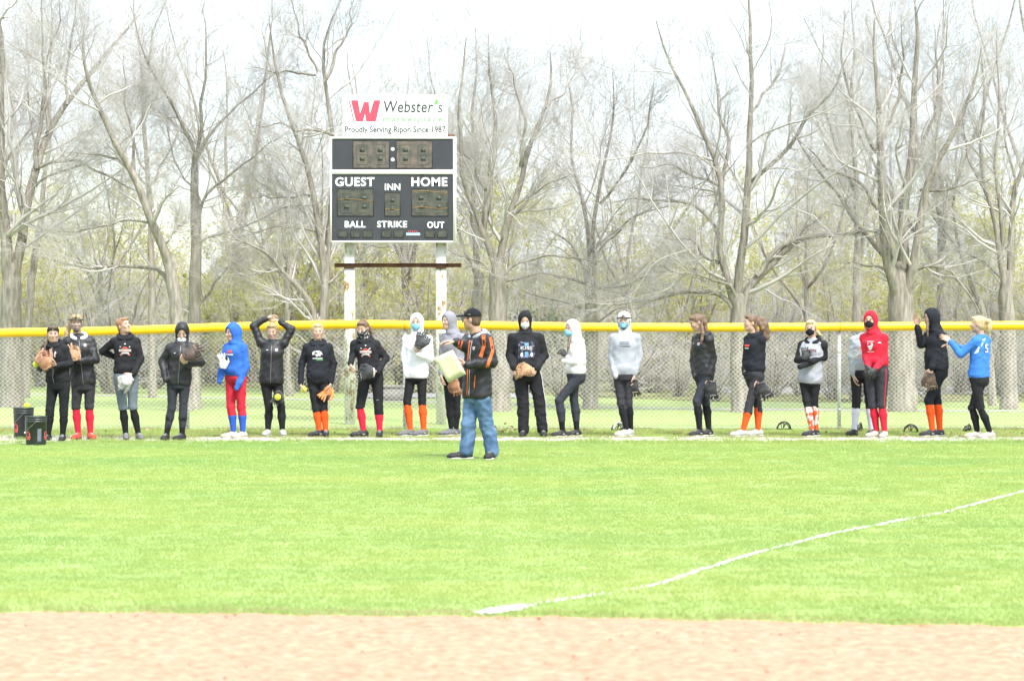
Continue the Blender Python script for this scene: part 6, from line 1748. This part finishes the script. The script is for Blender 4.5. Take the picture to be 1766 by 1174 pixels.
glove("black glove with pale wrist strap in front of the gaiter player", (636, 641), P8['d'], -.28, 178, BLKL, size=.92, palm=False, strapm=WHTL, lace=M_LACE)
glove("black glove raised in front of the white hoodie", (727, 589), P9['d'], -.28, 65, BLKL, size=.86, roll=-20, lace=M_LACE)
glove("brown glove held low behind the coach's jacket", (784, 664), P10['d'], -.2, 265, BRN, size=.85, roll=20)
glove("tan glove held flat in front of the broad black hooded player", (905, 637), P12['d'], -.26, 172, TAN, size=.88, roll=10, closed=True)
glove("black mitt peeping out of the cream jacket's folded arms", (971, 609), P13['d'], -.12, 130, BLKL, size=.42)
glove("black and tan glove hanging from the pale grey sleeve", (1091, 665), P14['d'], -.06, 262, BLKL, webm=TAN, size=.85, roll=15, strapm=BLKL)
glove("black glove hanging beside the looking down player's thigh", (1224, 669), P15['d'], -.16, 260, BLKL, size=.9, palm=False, lace=M_LACE)
glove("black glove hanging beside the curly ponytail player's thigh", (1313, 671), P16['d'], -.16, 285, BLKL, size=.9, palm=False, lace=M_LACE)
glove("dark glove tucked into the crossed arms of the blond masked player", (1386, 611), P17['d'], -.25, 75, BLKL, size=.62)
glove("orange and white glove held at the side of the red hoodie", (1487, 606), P18['d'], -.30, 150, WHTL, webm=ORGL, size=.78, roll=40, closed=True, lace=ORGL)
glove("mottled brown glove hanging in front of the raised hand player", (1599, 654), P20['d'], -.22, 265, CAMO, size=.88, palm=False, closed=False, lace=LACEC)
ball("yellow softball held behind the brown glove of the headband player", at(68, 627, P1['d']) + (0, -.22, 0))
ball("yellow softball in the hand of the navy hoodie player", at(524, 671, P7['d']) + (0, -.05, 0))
ball("yellow softball caught in the small hanging black glove", at(481, 684, P6['d']) + (0, -.185, 0))

# batting gloves on the red hooded player's hands
def batting_gloves():
    c = P19['_']
    for i in (0, 1):
        w = c['wr'][i]; dr = nrm(P19['hand'][i][0])
        hf = Fld(5); hand_fld(hf, w, dr, P19['hand'][i][1], c['f'], .75, 1.16, .1); hf.cone(w - dr * .03, w + dr * .05, .034, .036, .02)
        V, Q = hf.mesh(.0075)
        obj("batting_glove", mesh_np("batting_glove", V - c['org'], Q, BLKL, True), c['root'])
batting_gloves()

# coach's yellow sheets
def papers():
    d = P11['d']; wv = P11['_']['wr'][1]
    dy = wv[1] - d
    C = [at(749, 617, d), at(782, 602, d), at(804, 641.5, d), at(773.5, 657, d)]
    C = [c + np.array([0, dy - .10 + (.06 if i in (0, 3) else .0), 0]) for i, c in enumerate(C)]
    M_YEL = mat("pale_yellow_paper", (.50, .49, .34), .8, .03, 3, spec=.1); M_WP = mat("white_paper", (.48, .48, .47), .8, .03, 3, spec=.1)
    org = np.mean(C, 0); root = empty("paper_pad", tuple(org)); tag(root, "pale yellow paper pad held out by the coach", "paper")
    n = 6
    for k, (m_, off, nm) in enumerate(((M_YEL, 0, "front_sheet"), (M_WP, .006, "under_sheet"), (M_WP, .011, "back_sheet"))):
        g = np.linspace(0, 1, n); U, W = np.meshgrid(g, g)
        P = (1 - U)[..., None] * (1 - W)[..., None] * C[0] + U[..., None] * (1 - W)[..., None] * C[1] + U[..., None] * W[..., None] * C[2] + (1 - U)[..., None] * W[..., None] * C[3]
        P[..., 1] += off + .012 * np.sin(U * 3) * W; P[..., 0] += k * .004; P[..., 2] -= k * .005
        fr = P.reshape(-1, 3) - org; bk = fr + np.array([0, .002, 0])
        q = np.array([(i * n + j, i * n + j + 1, (i + 1) * n + j + 1, (i + 1) * n + j) for i in range(n - 1) for j in range(n - 1)])
        rim = list(range(n)) + [i * n + n - 1 for i in range(1, n)] + [n * (n - 1) + j for j in range(n - 2, -1, -1)] + [i * n for i in range(n - 2, 0, -1)]
        rq = np.array([(rim[i], rim[(i + 1) % len(rim)], rim[(i + 1) % len(rim)] + n * n, rim[i] + n * n) for i in range(len(rim))])
        obj(nm, mesh_np(nm, np.vstack([fr, bk]), np.vstack([q[:, ::-1], q + n * n, rq]), m_), root)
papers()

# buckets of balls
M_BUCKET = mat("black_green_bucket_plastic", (.018, .024, .023), .4, .2, 8, .1, 40, spec=.45); M_BLAB = mat("bucket_red_mark", (.55, .10, .09), .6, .1, 20); M_BGREY = mat("bucket_label_grey", (.11, .125, .15), .6, .1, 20)
def bucket(label, px, py_base, w_px, h_px, lid, handle_side):
    d = GD(py_base); s_ = d / F; r1 = w_px * s_ / 2; h = h_px * s_; r0 = r1 * .92
    root = empty("ball_bucket", ((px - CX) * s_, d + r0, 0)); tag(root, label, "bucket", "ball buckets")
    pr = [(.001, .004), (r0 - .01, .004), (r0, .0), (r0 * 1.01, .012), (r1 * .985, h * .80), (r1 * 1.015, h * .805), (r1 * 1.015, h * .83), (r1 * .99, h * .835), (r1 * .995, h * .875), (r1 * 1.02, h * .88), (r1 * 1.02, h * .905), (r1 * 1.0, h * .91), (r1 * 1.0, h * .96), (r1 * 1.04, h * .965), (r1 * 1.04, h), (r1 * .97, h), (r1 * .95, h * .94), (r1 * .94, h * .93), (.001, h * .93)]
    MB().lathe(pr, 32).obj("bucket_wall", M_BUCKET, root, True)
    a = np.linspace(0, math.pi, 15)
    P = np.stack([r1 * 1.05 * np.cos(a), -r1 * 1.06 * np.sin(a) * .62 - r1 * .25, h * .88 - h * .46 * np.sin(a) * (1 if True else 0)], -1); P[:, 0] = P[:, 0] * .55 - r1 * .40; P[:, 1] = -np.sqrt(np.maximum(.0, (r1 * 1.07) ** 2 - P[:, 0] ** 2)); P[:, 2] = h * .42 + (P[:, 0] + r1) / (1.2 * r1) * h * .40
    MB().tube(P[:12], .004, 6).obj("wire_handle", M_METAL, root, True)
    MB().tube([P[12] + (0, -.004, .0), P[13] + (0, -.004, -.002), P[14] + (0, -.004, 0)], .010, 6).obj("handle_grip", M_LETTER, root, True)
    def patch(name, a0, a1, z0, z1, m, off=.003, n=7):
        aa = np.linspace(math.radians(a0), math.radians(a1), n); V = []
        for z in (z0, z1):
            rr_ = r0 + (r1 - r0) * z / .8 + off
            V += [(rr_ * math.cos(t), rr_ * math.sin(t), h * z) for t in aa]
        obj(name, mesh_np(name, V, np.array([(i, i + 1, n + i + 1, n + i) for i in range(n - 1)]), m, True), root)
    for base in (215, 330):
        patch("red_mark", base, base + 34, .26, .31, M_BLAB); patch("red_mark", base + 4, base + 30, .20, .245, M_BLAB)
        patch("red_mark", base + 2, base + 9, .32, .45, M_BLAB); patch("red_mark", base + 24, base + 31, .32, .43, M_BLAB); patch("red_mark", base + 8, base + 25, .44, .475, M_BLAB)
    patch("grey_label", 288, 310, .14, .58, M_BGREY)
    if lid:
        MB().lathe([(.001, h + .022), (r1 * .9, h + .018), (r1 * 1.05, h + .004), (r1 * 1.06, h - .02), (r1 * 1.045, h - .02), (r1 * 1.04, h + .001)], 32).obj("lid", M_BUCKET, root, True)
    return root, d + r0, h
b1, bd, bh = bucket("black bucket with red marks at the far left edge behind the other, ball on top", 37.5, 756, 35, 53, False, 1)
bucket("black bucket with red marks and wire handle nearest the lawn", 59, 768, 37, 50, False, 1)
ball("yellow softball lying on top of the rear bucket", ((46 - CX) * bd / F, bd, bh * .93 + .047))

# face guards and helmets left on the grass
def ground_guard(label, px, py, rz, sc, white=False):
    d = GD(py); root = empty("fielding_face_guard", ((px - CX) * d / F, d, 0), math.radians(rz)); tag(root, label, "face guard", "face guards left on the grass")
    def A(z, r, a0, a1, n=13, yk=1.1, tilt=0): return np.array([(r * math.sin(t), -r * yk * math.cos(t), z + tilt * math.cos(t)) for t in np.linspace(a0, a1, n)]) * sc
    t = np.linspace(0, math.pi, 15)
    MB().tube(np.stack([.105 * np.cos(t), 0 * t, .012 + .115 * np.sin(t)], -1) * sc, .013 * sc, 6).obj("brow_band", M_SHOEWHT if white else M_GUARD, root, True)
    MB().tube(np.stack([.095 * np.cos(t), .06 + 0 * t, .012 + .09 * np.sin(t)], -1) * sc, .007 * sc, 6).obj("guard_bar", M_GUARD, root, True)
    for x in (-.045, .045):
        MB().tube(np.array([(x * 1.2, -.004, .105), (x * .8, .05, .085), (x * .3, .11, .03)]) * sc, .006 * sc, 6).obj("guard_bar", M_GUARD, root, True)
    MB().tube(np.array([(0, -.004, .13), (0, .0, .075), (0, .03, .03)]) * sc, .010 * sc, 6).obj("centre_bar", M_GUARD, root, True)
    for x in (-.1, .1):
        fo = Fld().ell(np.array((x, .02, .03)) * sc, np.array((.016, .03, .028)) * sc); V, Q = fo.mesh(.008); obj("side_pad", mesh_np("side_pad", V, Q, M_GUARD, True), root)
    MB().tube(np.array([(-.1, .03, .015), (-.05, .12, .008), (.05, .12, .008), (.1, .03, .015)]) * sc, .008 * sc, 5).obj("strap", M_GUARD, root, True)
ground_guard("white and black face guard lying at the fence post beside the white shoes", 1067, 742, 35, .95, True)
ground_guard("black face guard lying on grass left of the tie dye socks", 1352, 741, 5, .95)
ground_guard("black face guard lying behind the white socks", 1484, 743, 70, .95)
ground_guard("black face guard lying on grass left of the orange socked navy player", 1571, 746, -5, .95)
ground_guard("black face guard lying behind the blue jersey player's heels", 1671, 744, 60, .85)

# dry leaf heap and stray leaves in the weeds
def leaves():
    r = np.random.default_rng(66); n = 220
    x = r.uniform(-9, 9, n); y = r.uniform(34.9, 37.1, n); x[:40] = (879 - CX) * 36 / F + r.normal(0, .12, 40); y[:40] = 36 + r.normal(0, .1, 40)
    z = r.uniform(.01, .04, n); z[:40] += np.abs(r.normal(0, .05, 40)); c = np.stack([x, y, z], -1)
    a = unit(r.normal(0, 1, (n, 3)) * (1, 1, .5)); b = unit(np.cross(a, r.normal(0, 1, (n, 3)))); s_ = r.uniform(.012, .035, n)[:, None]
    V = np.stack([c - a * s_, c + b * s_ * .6, c + a * s_, c - b * s_ * .6], 1).reshape(-1, 3)
    o = obj("dry_leaves", mesh_np("dry_leaves", V, np.arange(4 * n).reshape(-1, 4), mat("dry_leaf", (.24, .14, .07), .8, .3, 8, col2=(.36, .26, .16)))); tag(o, "dry brown leaves scattered in the weeds under the fence", "leaves", kind='stuff')
leaves()
